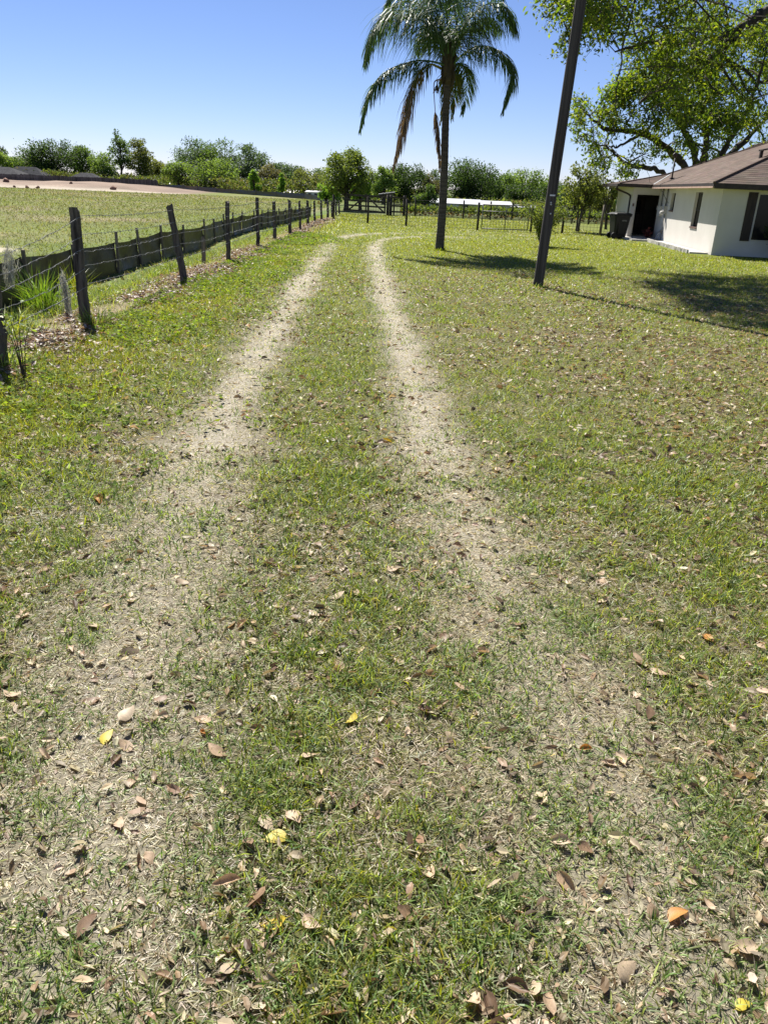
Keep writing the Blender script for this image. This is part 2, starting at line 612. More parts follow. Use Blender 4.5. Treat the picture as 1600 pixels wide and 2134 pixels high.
def ground_col(x, y):
    dry, lush, tr = lawn_state(x, y)
    gcol = OLIVE + (LIME - OLIVE) * lush[..., None]
    c = gcol + (STRAW - gcol) * np.clip(dry * 0.95, 0, 1)[..., None]
    c = c + (np.array([0.37, 0.335, 0.27]) - c) * (tr * (0.55 + 0.4 * sst(2, 6, y)))[..., None]
    # fence line litter and soil
    fl = np.exp(-((x - FX + 0.1 + 0.5 * (fbm(x, y, 1.6, 6.0) - 0.5)) / 0.55) ** 2) * sst(52, 40, y) * np.clip(1.6 * fbm(x, y, 1.1, 12.0), 0, 1)
    lit = np.array([0.30, 0.23, 0.18])
    c = c + (lit - c) * np.clip(fl, 0, 1)[..., None]
    # swale and field beyond
    fld = sst(FX - 0.55, FX - 0.95, x)
    fn = fbm(x, y, 4.0, 15.0)
    fc = FIELD * (0.8 + 0.5 * fn)[..., None] + (np.array([0.24, 0.19, 0.13]) - FIELD) * np.clip((fbm(x, y, 6.0, 21.0) - 0.52) * 4, 0, 0.8)[..., None]
    gr = np.array([0.10, 0.16, 0.03])
    sw = np.exp(-((x + 4.75) / 0.45) ** 2) + np.exp(-((x + 7.5) / 2.2) ** 2) * sst(14, 22, y) * 0.55
    fc = fc + (gr - fc) * np.clip(sw, 0, 0.9)[..., None]
    c = c + (fc - c) * (fld * sst(150, 60, y + x * 0.3))[..., None]
    # bare spoil across the field with a pale sandy margin
    dn = (fbm(x, y, 9.0, 31.0) - 0.5) * 8
    sp = sst(-23, -27, x + dn * 0.5) * sst(89, 92, y - 0.20 * (x + 41) + dn * 0.3) * sst(150, 140, y)
    dcol = DIRT * (0.30 + 1.05 * fbm(x, y, 3.5, 44.0, 5))[..., None]
    margin = np.exp(-((y - 0.20 * (x + 41) + dn * 0.3 - 93.5) / 2.2) ** 2)
    dcol = dcol + (SAND - dcol) * np.clip(margin, 0, 1)[..., None]
    c = c + (dcol - c) * sp[..., None]
    sd = np.exp(-((x + 9.7) / 0.8) ** 2 - ((y - 18.4) / 0.8) ** 2) * 1.6
    c = c + (SAND * 1.15 - c) * np.clip(sd, 0, 1)[..., None]
    # rough pasture behind the thicket
    past = sst(52, 58, y) * sst(-6, -2, x)
    c = c + (np.array([0.10, 0.12, 0.04]) - c) * past[..., None]
    return c


def axis_steps(lo, hi, s0, grow, smax, c=0.0):
    p, s = [c], s0
    while p[-1] < hi:
        p.append(p[-1] + s)
        s = min(s * grow, smax)
    q, s = [c], s0
    while q[-1] > lo:
        q.append(q[-1] - s)
        s = min(s * grow, smax)
    return np.array(sorted(set(q[1:] + p)))


gx = axis_steps(-3500, 3500, 0.09, 1.036, 400)
gy = axis_steps(-60, 4500, 0.09, 1.028, 400, 1.5)
X, Y = np.meshgrid(gx, gy)
Z = hgt(X, Y)
nx, ny = len(gx), len(gy)
idx = np.arange(nx * ny).reshape(ny, nx)
Q = np.stack([idx[:-1, :-1], idx[:-1, 1:], idx[1:, 1:], idx[1:, :-1]], axis=-1).reshape(-1, 4)
gme = newmesh('ground', np.stack([X, Y, Z], -1).reshape(-1, 3), Q, ground_col(X, Y).reshape(-1, 3), True, M['ground'])
setp(link('ground', gme), kind='structure')


# ------------------------------------------------------------------ grass
def in_view(x, y, m=1.0):
    half = 0.62 * y + 0.75 + m
    return np.abs(x - 0.03 * y) < half


def blades(x, y, L, W, tilt, az, col, curl=0.5, seg3=True):
    """blade = tapered strip that bends over; 5 verts / 3 triangles, or one triangle far away"""
    n = len(x)
    z = hgt(x, y)
    P = np.stack([x, y, z], 1)
    hd = np.stack([np.cos(az), np.sin(az), np.zeros(n)], 1)
    sd = np.stack([-np.sin(az), np.cos(az), np.zeros(n)], 1)
    # roll the blade a little around its own axis so that both faces show
    roll = rng.normal(0, 0.55, n)
    d1 = hd * np.sin(tilt)[:, None] + np.array([0, 0, 1.0]) * np.cos(tilt)[:, None]
    up = np.cross(sd, d1)
    s = sd * np.cos(roll)[:, None] + up * np.sin(roll)[:, None]
    t2 = np.clip(tilt + curl * rng.random(n), 0, 1.9)
    d2 = hd * np.sin(t2)[:, None] + np.array([0, 0, 1.0]) * np.cos(t2)[:, None]
    Lh = (L * 0.5)[:, None]
    Wh = (W * 0.5)[:, None]
    if seg3:
        m = P + d1 * Lh
        t = m + d2 * Lh
        V = np.stack([P - s * Wh * 0.7, P + s * Wh * 0.7, m + s * Wh, m - s * Wh, t], 1)
        V[:, :, 2] = np.maximum(V[:, :, 2], z[:, None] + 0.002)
        V = V.reshape(-1, 3)
        i = np.arange(n)[:, None] * 5
        T = np.concatenate([i + [[0, 1, 2]], i + [[0, 2, 3]], i + [[3, 2, 4]]])
        return V, T, np.repeat(col, 5, axis=0)
    t = P + d1 * Lh + d2 * Lh
    V = np.stack([P - s * Wh, P + s * Wh, t], 1).reshape(-1, 3)
    i = np.arange(n)[:, None] * 3
    return V, i + [[0, 1, 2]], np.repeat(col, 3, axis=0)


GREENS = np.array([[0.150, 0.225, 0.060], [0.210, 0.285, 0.090], [0.265, 0.32, 0.135], [0.090, 0.160, 0.045], [0.275, 0.305, 0.10], [0.25, 0.30, 0.165]])
LIMES = np.array([[0.23, 0.285, 0.026], [0.275, 0.305, 0.03], [0.165, 0.215, 0.026], [0.27, 0.27, 0.045], [0.29, 0.265, 0.07]])
STRAWS = np.array([[0.44, 0.385, 0.295], [0.36, 0.305, 0.22], [0.52, 0.465, 0.375], [0.24, 0.19, 0.125], [0.42, 0.385, 0.285], [0.33, 0.31, 0.165], [0.45, 0.405, 0.325], [0.16, 0.12, 0.075]])


def pick(pal, n):
    c = pal[rng.integers(0, len(pal), n)]
    return c * rng.uniform(0.55, 1.45, (n, 1)) * rng.uniform(0.93, 1.07, (n, 3))


def sample_zone(y0, y1, dens, xlo, xhi, margin):
    w = 2 * (0.62 * y1 + 0.75 + margin)
    xa, xb = max(xlo, 0.03 * y1 - w / 2), min(xhi, 0.03 * y1 + w / 2)
    n = int((xb - xa) * (y1 - y0) * dens)
    x = rng.uniform(xa, xb, n)
    y = rng.uniform(y0, y1, n)
    k = in_view(x, y, margin) & ~((x > 10.1) & (y > 27.2))
    return x[k], y[k]


parts = []
EDGE = FX + 0.35
zones = [(0.45, 2.0, 14000, 0.0036, 0.047, True), (2.0, 3.2, 11000, 0.0040, 0.050, True), (3.2, 5.0, 6800, 0.0049, 0.054, True),
         (5.0, 8.0, 3400, 0.0064, 0.056, False), (8.0, 12.5, 1800, 0.0080, 0.056, False), (12.5, 20.0, 950, 0.0110, 0.056, False),
         (20.0, 30.0, 400, 0.0165, 0.056, False), (30.0, 54.0, 150, 0.026, 0.060, False)]
for (y0, y1, dens, W0, L0, s3) in zones:
    x, y = sample_zone(y0, y1, dens, EDGE - 0.3, 26.0, 1.0)
    # uneven cover near the fence line
    k = (x > EDGE + 0.5 * (fbm(x, y, 0.8, 51.0) - 0.5)) | (rng.random(len(x)) < 0.3)
    x, y = x[k], y[k]
    n = len(x)
    dry, lush, tr = lawn_state(x, y)
    clump = fbm(x, y, 0.22, 61.0, 3)
    isdry = rng.random(n) < np.clip(dry + 1.7 * (0.5 - clump), 0.03, 0.97)
    g = pick(GREENS, n)
    l = pick(LIMES, n)
    green = np.where((rng.random(n) < lush)[:, None], l, g)
    # a few bluish-grey runners in the mown turf
    sw_ = pick(STRAWS, n) * (1 - (sst(3.5, 9, y) * (1 - tr))[:, None] * np.array([0.16, 0.17, 0.42]))      # half-green stems in the rougher turf
    sw_ = sw_ * (1 + 0.12 * tr)[:, None]          # bleached where the wheels run
    col = np.where(isdry[:, None], sw_, green)
    tilt = np.where(isdry, rng.normal(1.27, 0.25, n), rng.normal(0.85, 0.36, n))
    tilt = np.clip(tilt, 0.1, 1.62)
    verge = sst(-1.9, -2.8, x) * sst(2.0, 4.5, y)
    L = L0 * rng.uniform(0.55, 1.35, n) * (1 - 0.45 * tr) * np.where(isdry, 0.95, 0.8 + 0.75 * clump) * (1 + 0.35 * verge)
    W = W0 * rng.uniform(0.6, 1.25, n) * np.where(isdry, 0.8, 1.1)
    V, T, C = blades(x, y, L, W, tilt, rng.uniform(0, 2 * math.pi, n), col, 0.6, s3)
    parts.append((V, T, C))


def join(parts, name, mat):
    o, VV, TT, CC = 0, [], [], []
    for V, T, C in parts:
        VV.append(V)
        TT.append(T + o)
        CC.append(C)
        o += len(V)
    return newmesh(name, np.concatenate(VV), np.concatenate(TT), np.concatenate(CC), False, mat)


setp(link('lawn_grass', join(parts, 'lawn_grass', M['grass'])), 'mown lawn of green blades and dry straw beside the wheel tracks', 'grass', kind='stuff')

# weedy tufts and broad-leaved weeds (left verge, swale, here and there in the lawn)
parts = []


def tufts(cx, cy, nb, L0, W0, pal, spread=0.05, lean=0.5):
    n = len(cx) * nb
    x = np.repeat(cx, nb) + rng.normal(0, spread, n)
    y = np.repeat(cy, nb) + rng.normal(0, spread, n)
    az = np.arctan2(y - np.repeat(cy, nb), x - np.repeat(cx, nb)) + rng.normal(0, 0.6, n)
    parts.append(blades(x, y, L0 * rng.uniform(0.5, 1.3, n), W0 * rng.uniform(0.6, 1.2, n), np.abs(rng.normal(lean, 0.3, n)), az, pick(pal, n), 0.9, True))


n = 1100
tx, ty = rng.uniform(-4, 6, n), 1.0 + 9 * rng.random(n) ** 1.4
k = in_view(tx, ty, 0.4) & (rng.random(n) > 0.8 * track(tx, ty))
tufts(tx[k], ty[k], 15, 0.068, 0.0046, GREENS, 0.018, 0.85)
n = 900
tx, ty = rng.uniform(FX - 0.1, -1.9, n), rng.uniform(2.5, 26, n)
tufts(tx, ty, 9, 0.11, 0.008, np.concatenate([LIMES, GREENS]), 0.04, 0.7)
setp(link('lawn_tufts', join(parts, 'lawn_tufts', M['grass'])), 'taller green grass tufts standing up out of the mown lawn', 'grass', kind='stuff')

parts = []
n = 3600
wx = FX + 0.1 + np.abs(rng.normal(0, 0.95, n))
wy = rng.uniform(3.0, 30, n)
k = fbm(wx, wy, 1.2, 71.0) > 0.47
wx, wy = wx[k], wy[k]
nl = 7
n = len(wx) * nl
a = rng.uniform(0, 2 * math.pi, n)
P = np.stack([np.repeat(wx, nl), np.repeat(wy, nl), hgt(np.repeat(wx, nl), np.repeat(wy, nl)) + rng.uniform(0.01, 0.07, n)], 1)
P[:, :2] += rng.normal(0, 0.035, (n, 2))
ax = np.stack([np.cos(a), np.sin(a), rng.uniform(-0.2, 0.5, n)], 1)
nor = rand_dirs(n) * 0.6 + np.array([0, 0, 1.0])
sz = rng.uniform(0.025, 0.06, n) * np.repeat(1 + 0.02 * wy, nl)
V, T, C = leaf_quads(P, sz, sz * 0.6, ax, nor, pick(np.array([[0.16, 0.235, 0.03], [0.20, 0.26, 0.04], [0.125, 0.19, 0.035]]), n), -0.1)
parts.append((V, T, C))
setp(link('verge_weeds', join(parts, 'verge_weeds', M['weed'])), 'bright green broad-leaved weeds along the grassy fence verge', 'weeds', kind='stuff')

# swale grass between the two fences
parts = []
n = 15000
sx, sy = rng.normal(-4.5, 0.28, n), 8 + 40 * rng.random(n) ** 1.4
k = (sx > -5.05) & (sx < -3.9) & (fbm(sx, sy, 1.5, 81.0) > 0.40)
sx, sy = sx[k], sy[k]
tufts(sx, sy, 2, 0.15, 0.009, np.concatenate([LIMES, GREENS, GREENS]), 0.05, 0.5)
n = 2300
sx, sy = rng.uniform(-5.2, -3.7, n), rng.uniform(9, 30, n)
tufts(sx, sy, 4, 0.12, 0.005, STRAWS * 0.85, 0.05, 0.7)
setp(link('swale_grass', join(parts, 'swale_grass', M['grass'])), 'lush unmown grass strip between post fence and black silt fence', 'grass', kind='stuff')

# field grass beyond the silt fence: low uneven pasture
parts = []
n = 130000
fy = 11 + 84 * rng.random(n) ** 1.7
fx = -5.6 - (0.66 * fy + 2) * rng.random(n)
k = (fx > -0.62 * fy - 4)
fx, fy = fx[k], fy[k]
k = ~((fx < -24) & (fy - 0.2 * (fx + 41) > 90)) & ~(np.hypot((fx + 9.7) / 0.9, (fy - 18.4) / 0.9) < 1)
fx, fy = fx[k], fy[k]
n = len(fx)
dryf = np.clip(0.30 + 1.8 * (fbm(fx, fy, 3.5, 91.0) - 0.5) + 0.9 * (fbm(fx, fy, 0.8, 93.0) - 0.5), 0.05, 0.95)
lushf = np.exp(-((fx + 7.5) / 2.6) ** 2)
isd = rng.random(n) < dryf * (1 - 0.7 * lushf)
col = np.where(isd[:, None], pick(STRAWS * 0.5, n), pick(np.array([[0.135, 0.155, 0.035], [0.16, 0.18, 0.045], [0.11, 0.135, 0.03]]), n))
sc = (fy / 14.0) ** 0.75
parts.append(blades(fx, fy, 0.085 * sc ** 0.5 * rng.uniform(0.4, 1.4, n), 0.0125 * sc * rng.uniform(0.6, 1.3, n), np.clip(rng.normal(0.95, 0.35, n), 0.1, 1.6), rng.uniform(0, 6.28, n), col, 0.5, False))
setp(link('field_grass', join(parts, 'field_grass', M['weed'])), 'rough olive pasture grass in the open field past silt fence', 'grass', kind='stuff')

# ------------------------------------------------------------------ fallen leaves
LEAF_PAL = {'tan': [(0.48, 0.35, 0.23), (0.52, 0.39, 0.265), (0.43, 0.305, 0.195), (0.55, 0.425, 0.30)],
            'brown': [(0.24, 0.155, 0.095), (0.18, 0.115, 0.072), (0.29, 0.195, 0.125)],
            'pale': [(0.47, 0.37, 0.25), (0.44, 0.34, 0.23), (0.50, 0.41, 0.29)],
            'rust': [(0.42, 0.19, 0.055), (0.46, 0.22, 0.06)],
            'yellow': [(0.52, 0.40, 0.045), (0.56, 0.45, 0.06), (0.45, 0.36, 0.05)]}


def leaf_mesh(seed, colr):
    """one oak leaf: blunt-ended blade, folded along the midrib and curled along its length, with a short stalk"""
    r = np.random.default_rng(seed)
    ns = 7
    t = np.linspace(0, 1, ns)
    w = np.sin(np.pi * t ** 0.8) ** 0.8 * (0.20 + 0.07 * r.random()) + 0.012
    w[-1] = 0.02
    curl = r.uniform(-1.2, 1.5)
    fold = r.uniform(-0.15, 0.85)
    twist = r.uniform(-0.7, 0.7)
    ang = np.cumsum(np.full(ns, curl / ns)) - curl / 2
    cx = np.cumsum(np.cos(ang)) / ns
    cz = np.cumsum(np.sin(ang)) / ns
    bow = r.uniform(-0.15, 0.15) * np.sin(np.pi * t)
    V, C = [], []
    for i in range(ns):
        for j, sgn in enumerate((-1, -0.5, 0, 0.5, 1)):
            yy = w[i] * sgn * math.cos(fold * abs(sgn))
            zz = w[i] * abs(sgn) * math.sin(fold * abs(sgn)) * 1.1 + r.normal(0, 0.006)
            a = twist * (t[i] - 0.5)
            V.append((cx[i], bow[i] + yy * math.cos(a) - zz * math.sin(a), cz[i] + yy * math.sin(a) + zz * math.cos(a)))
            C.append(np.asarray(colr) * (1.12 if j == 2 else 1.0) * r.uniform(0.85, 1.12))
    Q = [[i * 5 + j, i * 5 + j + 1, i * 5 + j + 6, i * 5 + j + 5] for i in range(ns - 1) for j in range(4)]
    b = len(V)                      # stalk: a thin strip before the base
    V += [(cx[0] - 0.16, -0.008, cz[0]), (cx[0] - 0.16, 0.008, cz[0]), (cx[0], 0.014, cz[0]), (cx[0], -0.014, cz[0])]
    C += [np.asarray(colr) * 0.8] * 4
    Q.append([b, b + 1, b + 2, b + 3])
    V = np.array(V)
    V[:, 0] -= V[:, 0].mean()
    V[:, 2] -= V[:, 2].min()
    return newmesh('fallen_leaf', V, np.array(Q), np.array(C), True, M['litter'])


LM = {k: [leaf_mesh(100 * i + j, c[j % len(c)]) for j in range(9 if k == 'tan' else 4)] for i, (k, c) in enumerate(LEAF_PAL.items())}
# leaves one can pick out by colour and place
SINGLE = [(575, 1757, 'yellow', 0.085, 'yellow leaf with brown tip standing up in grass below the middle'),
          (575, 1932, 'yellow', 0.085, 'lime yellow fallen leaf near the bottom edge, left of centre'),
          (732, 1505, 'yellow', 0.075, 'dull yellow fallen leaf in centre strip between the wheel tracks'),
          (226, 1546, 'yellow', 0.075, 'yellow green fallen leaf near the left track in the foreground'),
          (195, 858, 'yellow', 0.13, 'golden yellow leaf lying farthest up the left grass verge'),
          (205, 1046, 'rust', 0.13, 'orange leaf lying on green grass at left edge of left track'),
          (935, 1545, 'pale', 0.085, 'broad pale cream leaf lying on the right edge of centre strip'),
          (195, 1310, 'pale', 0.085, 'cream coloured curled leaf on the dry left track'),
          (270, 1365, 'pale', 0.08, 'nearly white oval leaf on the dry left wheel track'),
          (535, 1880, 'brown', 0.095, 'dark grey brown leaf standing upright left of the bottom centre'),
          (1476, 1335, 'rust', 0.085, 'orange brown leaf standing up near the right edge of lawn'),
          (1410, 1920, 'rust', 0.075, 'narrow dark orange leaf at lower right corner of lawn'),
          (1217, 1568, 'rust', 0.055, 'small bright orange leaf on the dry right wheel track'),
          (1545, 2105, 'yellow', 0.05, 'small yellow leaf in the bottom right corner'),
          (425, 1532, 'rust', 0.04, 'tiny orange leaf scrap in the foreground grass left of centre'),
          (808, 922, 'yellow', 0.09, 'yellow leaf on the middle strip well up the track'),
          (807, 1025, 'rust', 0.085, 'orange leaf beside a dark one in the middle strip')]
for (px, py, k, s, lab) in SINGLE:
    p = gp(px, py)
    o = link('fallen_leaf', LM[k][rng.integers(0, len(LM[k]))])
    o.scale = (s,) * 3
    o.location = (p[0], p[1], float(hgt(p[0], p[1])) + 0.008)
    o.rotation_euler = (rng.normal(0.35, 0.3), rng.normal(0, 0.3), rng.uniform(0, 6.28))
    setp(o, lab, 'leaf', 'fallen leaves on the lawn')
LAB = {'tan': 'curled tan fallen oak leaf lying in the foreground grass', 'brown': 'dark brown fallen oak leaf lying in the foreground grass',
       'pale': 'pale straw coloured fallen leaf lying in the foreground grass'}


def leaf_density(x, y):
    tr = track(x, y)
    d = 0.42 + 2.4 * (fbm(x, y, 1.1, 101.0) - 0.42) + 0.7 * sst(1.0, 2.6, x) * sst(20, 12, y) + 0.5 * sst(2.4, 1.2, y)
    d = d * (1 - 0.55 * tr) * (1 - 0.985 * sst(16, 23, y))
    d = d + 0.5 * sst(-1.8, -2.6, x)
    return np.clip(d, 0.02, 1.6)


cand = []
while len(cand) < 290:
    x, y = rng.uniform(-3.0, 3.0), 0.98 + 2.6 * rng.random() ** 1.2
    if in_view(np.array(x), np.array(y), -0.45) and rng.random() < leaf_density(np.array(x), np.array(y)) / 1.6:
        cand.append((x, y))
for (x, y) in cand:
    k = str(rng.choice(['tan', 'brown', 'pale'], p=[0.60, 0.16, 0.24]))
    o = link('fallen_leaf', LM[k][rng.integers(0, len(LM[k]))])
    s = rng.uniform(0.038, 0.088)
    o.scale = (s, s * rng.uniform(0.8, 1.1), s)
    o.location = (x, y, float(hgt(x, y)) + rng.uniform(0.0, 0.018))
    o.rotation_euler = (rng.normal(0, 0.25), rng.normal(0, 0.25), rng.uniform(0, 6.28))
    dl, dr = float(pdist(np.array(x), np.array(y), TRACK_L)[0]), float(pdist(np.array(x), np.array(y), TRACK_R)[0])
    xl, xr = np.interp(y, [q[1] for q in TRACK_L[:9]], [q[0] for q in TRACK_L[:9]]), np.interp(y, [q[1] for q in TRACK_R[:9]], [q[0] for q in TRACK_R[:9]])
    zone = 'on the left wheel track' if dl < 0.28 else 'on the right wheel track' if dr < 0.28 else 'left of the left track' if x < xl else 'right of the right track' if x > xr else 'in the strip between the tracks'
    band = 'close to the bottom edge' if y < 1.35 else 'in the near foreground' if y < 1.9 else 'in the middle foreground' if y < 2.6 else 'farther up the lawn'
    setp(o, {'tan': 'curled tan fallen leaf ', 'brown': 'dark brown fallen leaf ', 'pale': 'pale straw fallen leaf '}[k] + zone + ', ' + band, 'leaf', 'fallen leaves on the lawn')


def litter(name, x, y, L, pal, label, zlift=0.02, tiltn=0.5):
    n = len(x)
    P = np.stack([x, y, hgt(x, y) + zlift * rng.random(n)], 1)
    a = rng.uniform(0, 6.28, n)
    ax = np.stack([np.cos(a), np.sin(a), rng.normal(0, 0.25, n)], 1)
    nor = rand_dirs(n) * tiltn + np.array([0, 0, 1.0])
    W = L * rng.uniform(0.3, 0.5, n)
    ax = ax / np.linalg.norm(ax, axis=1)[:, None]
    sd = np.cross(nor, ax)
    sd /= np.linalg.norm(sd, axis=1)[:, None]
    nn = np.cross(ax, sd)
    l, w, cu = L[:, None], W[:, None], rng.normal(0, 0.22, (n, 1))
    rows = [P]
    for t, q in ((0.28, 0.42), (0.68, 0.5)):
        m = P + ax * l * t + nn * l * cu * math.sin(math.pi * t)
        up = nn * w * 0.22 * rng.uniform(-0.3, 1, (n, 1))
        rows += [m + sd * w * q + up, m - nn * w * 0.05, m - sd * w * q + up]
    rows.append(P + ax * l + nn * l * cu * 0.4)
    V = np.stack(rows, 1).reshape(-1, 3)
    i = np.arange(n)[:, None] * 8
    T = np.concatenate([i + [q] for q in ([0, 1, 2], [0, 2, 3], [1, 4, 5], [1, 5, 2], [2, 5, 6], [2, 6, 3], [4, 7, 5], [5, 7, 6])])
    C = np.repeat(pick(pal, n), 8, axis=0)
    V[:, 2] = np.maximum(V[:, 2], hgt(V[:, 0], V[:, 1]) + 0.003)
    return setp(link(name, newmesh(name, V, T, C, False, M['litter'])), label, 'leaves', kind='stuff')


PAL_MIX = np.array([(0.42, 0.34, 0.21), (0.36, 0.28, 0.175), (0.21, 0.145, 0.085), (0.145, 0.10, 0.06), (0.47, 0.40, 0.28), (0.30, 0.215, 0.13), (0.25, 0.175, 0.105)])
n = 95000
ly = 0.9 + 27 * rng.random(n) ** 1.5
lx = rng.uniform(-1, 1, n) * (0.62 * ly + 1.4) + 0.03 * ly
k = (lx > FX + 0.1) & (rng.random(n) < leaf_density(lx, ly) / 1.6 * np.clip(0.55 + ly / 12, 0.08, 1)) & ~((lx > 10.3) & (ly > 27))
lx, ly = lx[k], ly[k]
litter('leaf_litter', lx, ly, rng.uniform(0.018, 0.05, len(lx)) * np.interp(ly, [0, 3, 7, 28], [0.85, 1.25, 1.75, 2.2]), PAL_MIX, 'small brown and tan leaf litter scattered across the whole lawn', 0.02, 0.9)
n = 26000
ly = 5.0 + 42 * rng.random(n) ** 1.5
lx = FX + 0.0 + rng.normal(0, 0.30, n)
k = (fbm(lx, ly, 1.1, 12.0) > 0.50) & (lx > FX - 1.1)
lx, ly = lx[k], ly[k]
litter('fence_line_litter', lx, ly, rng.uniform(0.035, 0.095, len(lx)) * (1 + 0.008 * ly), np.array([(0.33, 0.25, 0.19), (0.27, 0.20, 0.15), (0.40, 0.325, 0.26), (0.17, 0.105, 0.065), (0.30, 0.25, 0.20)]),
       'drift of pinkish brown dead leaves under the barbed wire fence', 0.06, 0.8)


# ------------------------------------------------------------------ trees
def limb_curve(a, b, sag=0.0, wig=0.06, r=None, n=9):
    r = r or rng
    a, b = np.asarray(a, float), np.asarray(b, float)
    L = np.linalg.norm(b - a)
    t = np.linspace(0, 1, n)[:, None]
    p = a + (b - a) * t
    p[:, 2] += sag * L * np.sin(np.pi * t[:, 0])
    w = r.normal(0, wig * L, (3, 3))
    for k in range(3):
        p += w[k] * np.sin(np.pi * (k + 1) * t) * (0.6 / (k + 1))
    return p


def crown_leaves(cent, rad, n, size, pal, r, flat=0.75, droop=0.0, shell=0.55):
    """leaves spread through clumps: centres (k,3), radii (k,)"""
    k = len(cent)
    w = rad ** 2
    ci = r.choice(k, n, p=w / w.sum())
    d = rand_dirs(n, r)
    rr = rad[ci] * (shell + (1 - shell) * r.random(n)) * r.random(n) ** 0.22 * (1 + 0.25 * r.normal(size=n) * (r.random(n) < 0.25))
    P = cent[ci] + d * rr[:, None] * np.array([1, 1, flat])
    ax = rand_dirs(n, r) * 0.8 + d * 0.5 + np.array([0, 0, -0.35 - droop])
    nor = rand_dirs(n, r) * 0.75 + np.array([0, 0, 0.8])
    base = pal[r.integers(0, len(pal), n)]
    tone = (0.82 + 0.36 * r.random(k))[ci]
    col = base * tone[:, None] * r.uniform(0.8, 1.2, (n, 1))
    L = size * r.uniform(0.6, 1.35, n)
    return leaf_quads(P, L, L * r.uniform(0.45, 0.8, n), ax, nor, col, 0.15)


def tree(name, label, base, H, rad, pal, seed, clumps=26, nleaf=3000, leaf=0.3, trunk=0.22, crown_lo=0.28, group=None, shape='round', flat=0.8, stems=1, wx=1.0):
    r = np.random.default_rng(seed)
    base = np.array([base[0], base[1], float(hgt(base[0], base[1])) - 0.05])
    rt = root(name, base, label, 'tree', group)
    cz = H * (crown_lo + 1) / 2
    rz = H * (1 - crown_lo) / 2
    cent, crad = [], []
    while len(cent) < clumps:
        d = rand_dirs(1, r)[0] * r.random() ** 0.4
        if shape == 'cone':
            hh = (d[2] + 1) / 2
            f = 1.05 - 0.85 * hh
        elif shape == 'vase':
            f = 0.65 + 0.4 * (d[2] + 1) / 2
        else:
            f = 1.0
        c = np.array([d[0] * rad * f * 0.86 * wx, d[1] * rad * f * 0.86, cz + d[2] * rz * 0.84])
        cent.append(c)
        crad.append(rad * (r.uniform(0.15, 0.32) if shape == 'vase' else r.uniform(0.20, 0.44)) * (0.65 if shape in ('cone',) else 1.0))
    cent, crad = np.array(cent), np.array(crad)
    crad = np.minimum(crad, H - cent[:, 2])
    crad = np.maximum(crad, 0.12 * rad)
    tb = MB()
    for s in range(stems):
        a = r.uniform(0, 6.28)
        off = np.array([math.cos(a), math.sin(a), 0]) * (0.0 if stems == 1 else trunk * 1.6)
        top = np.array([r.normal(0, rad * 0.06), r.normal(0, rad * 0.06), H * (crown_lo + 0.42)]) + off * 3
        cv = limb_curve(off * 0.6, top, 0, 0.02, r, 10)
        rr = trunk * np.linspace(1.0, 0.42, 10)
        rr[0] *= 1.35
        tb.tube(cv, rr, 8, cap=False)
        for c in cent[s::stems]:
            j = int(np.clip(np.interp(c[2] * 0.75 - 0.1 * rad, cv[:, 2], np.arange(10)) + r.integers(-1, 1), 2, 9))
            lc = limb_curve(cv[j], c, 0.05, 0.05, r, 6)
            tb.tube(lc, np.linspace(rr[j] * 0.55, 0.012 * rad * 0.5 + 0.01, 6), 5, cap=False)
    tb.build('trunk', M['bark'], rt, True)
    V, T, C = crown_leaves(cent, crad, nleaf, leaf, np.asarray(pal), r, flat)
    link('crown', newmesh('crown', V, T, C, False, M['foliage']), rt)
    return rt


DK = [(0.030, 0.055, 0.016), (0.040, 0.070, 0.020), (0.025, 0.048, 0.016)]
MD = [(0.055, 0.095, 0.024), (0.070, 0.110, 0.030), (0.045, 0.080, 0.024)]
LT = [(0.095, 0.150, 0.035), (0.115, 0.165, 0.045), (0.080, 0.130, 0.035)]
BR = [(0.105, 0.190, 0.025), (0.135, 0.215, 0.030), (0.085, 0.160, 0.025)]
OV = [(0.085, 0.105, 0.030), (0.105, 0.120, 0.040), (0.070, 0.085, 0.028)]
BN = [(0.085, 0.080, 0.050), (0.100, 0.095, 0.055), (0.065, 0.072, 0.040)]
BG = [(0.050, 0.082, 0.045), (0.065, 0.100, 0.055), (0.042, 0.070, 0.038)]
FAR = 'trees along the far side of the field'
PAS = 'trees beyond the wire fence'
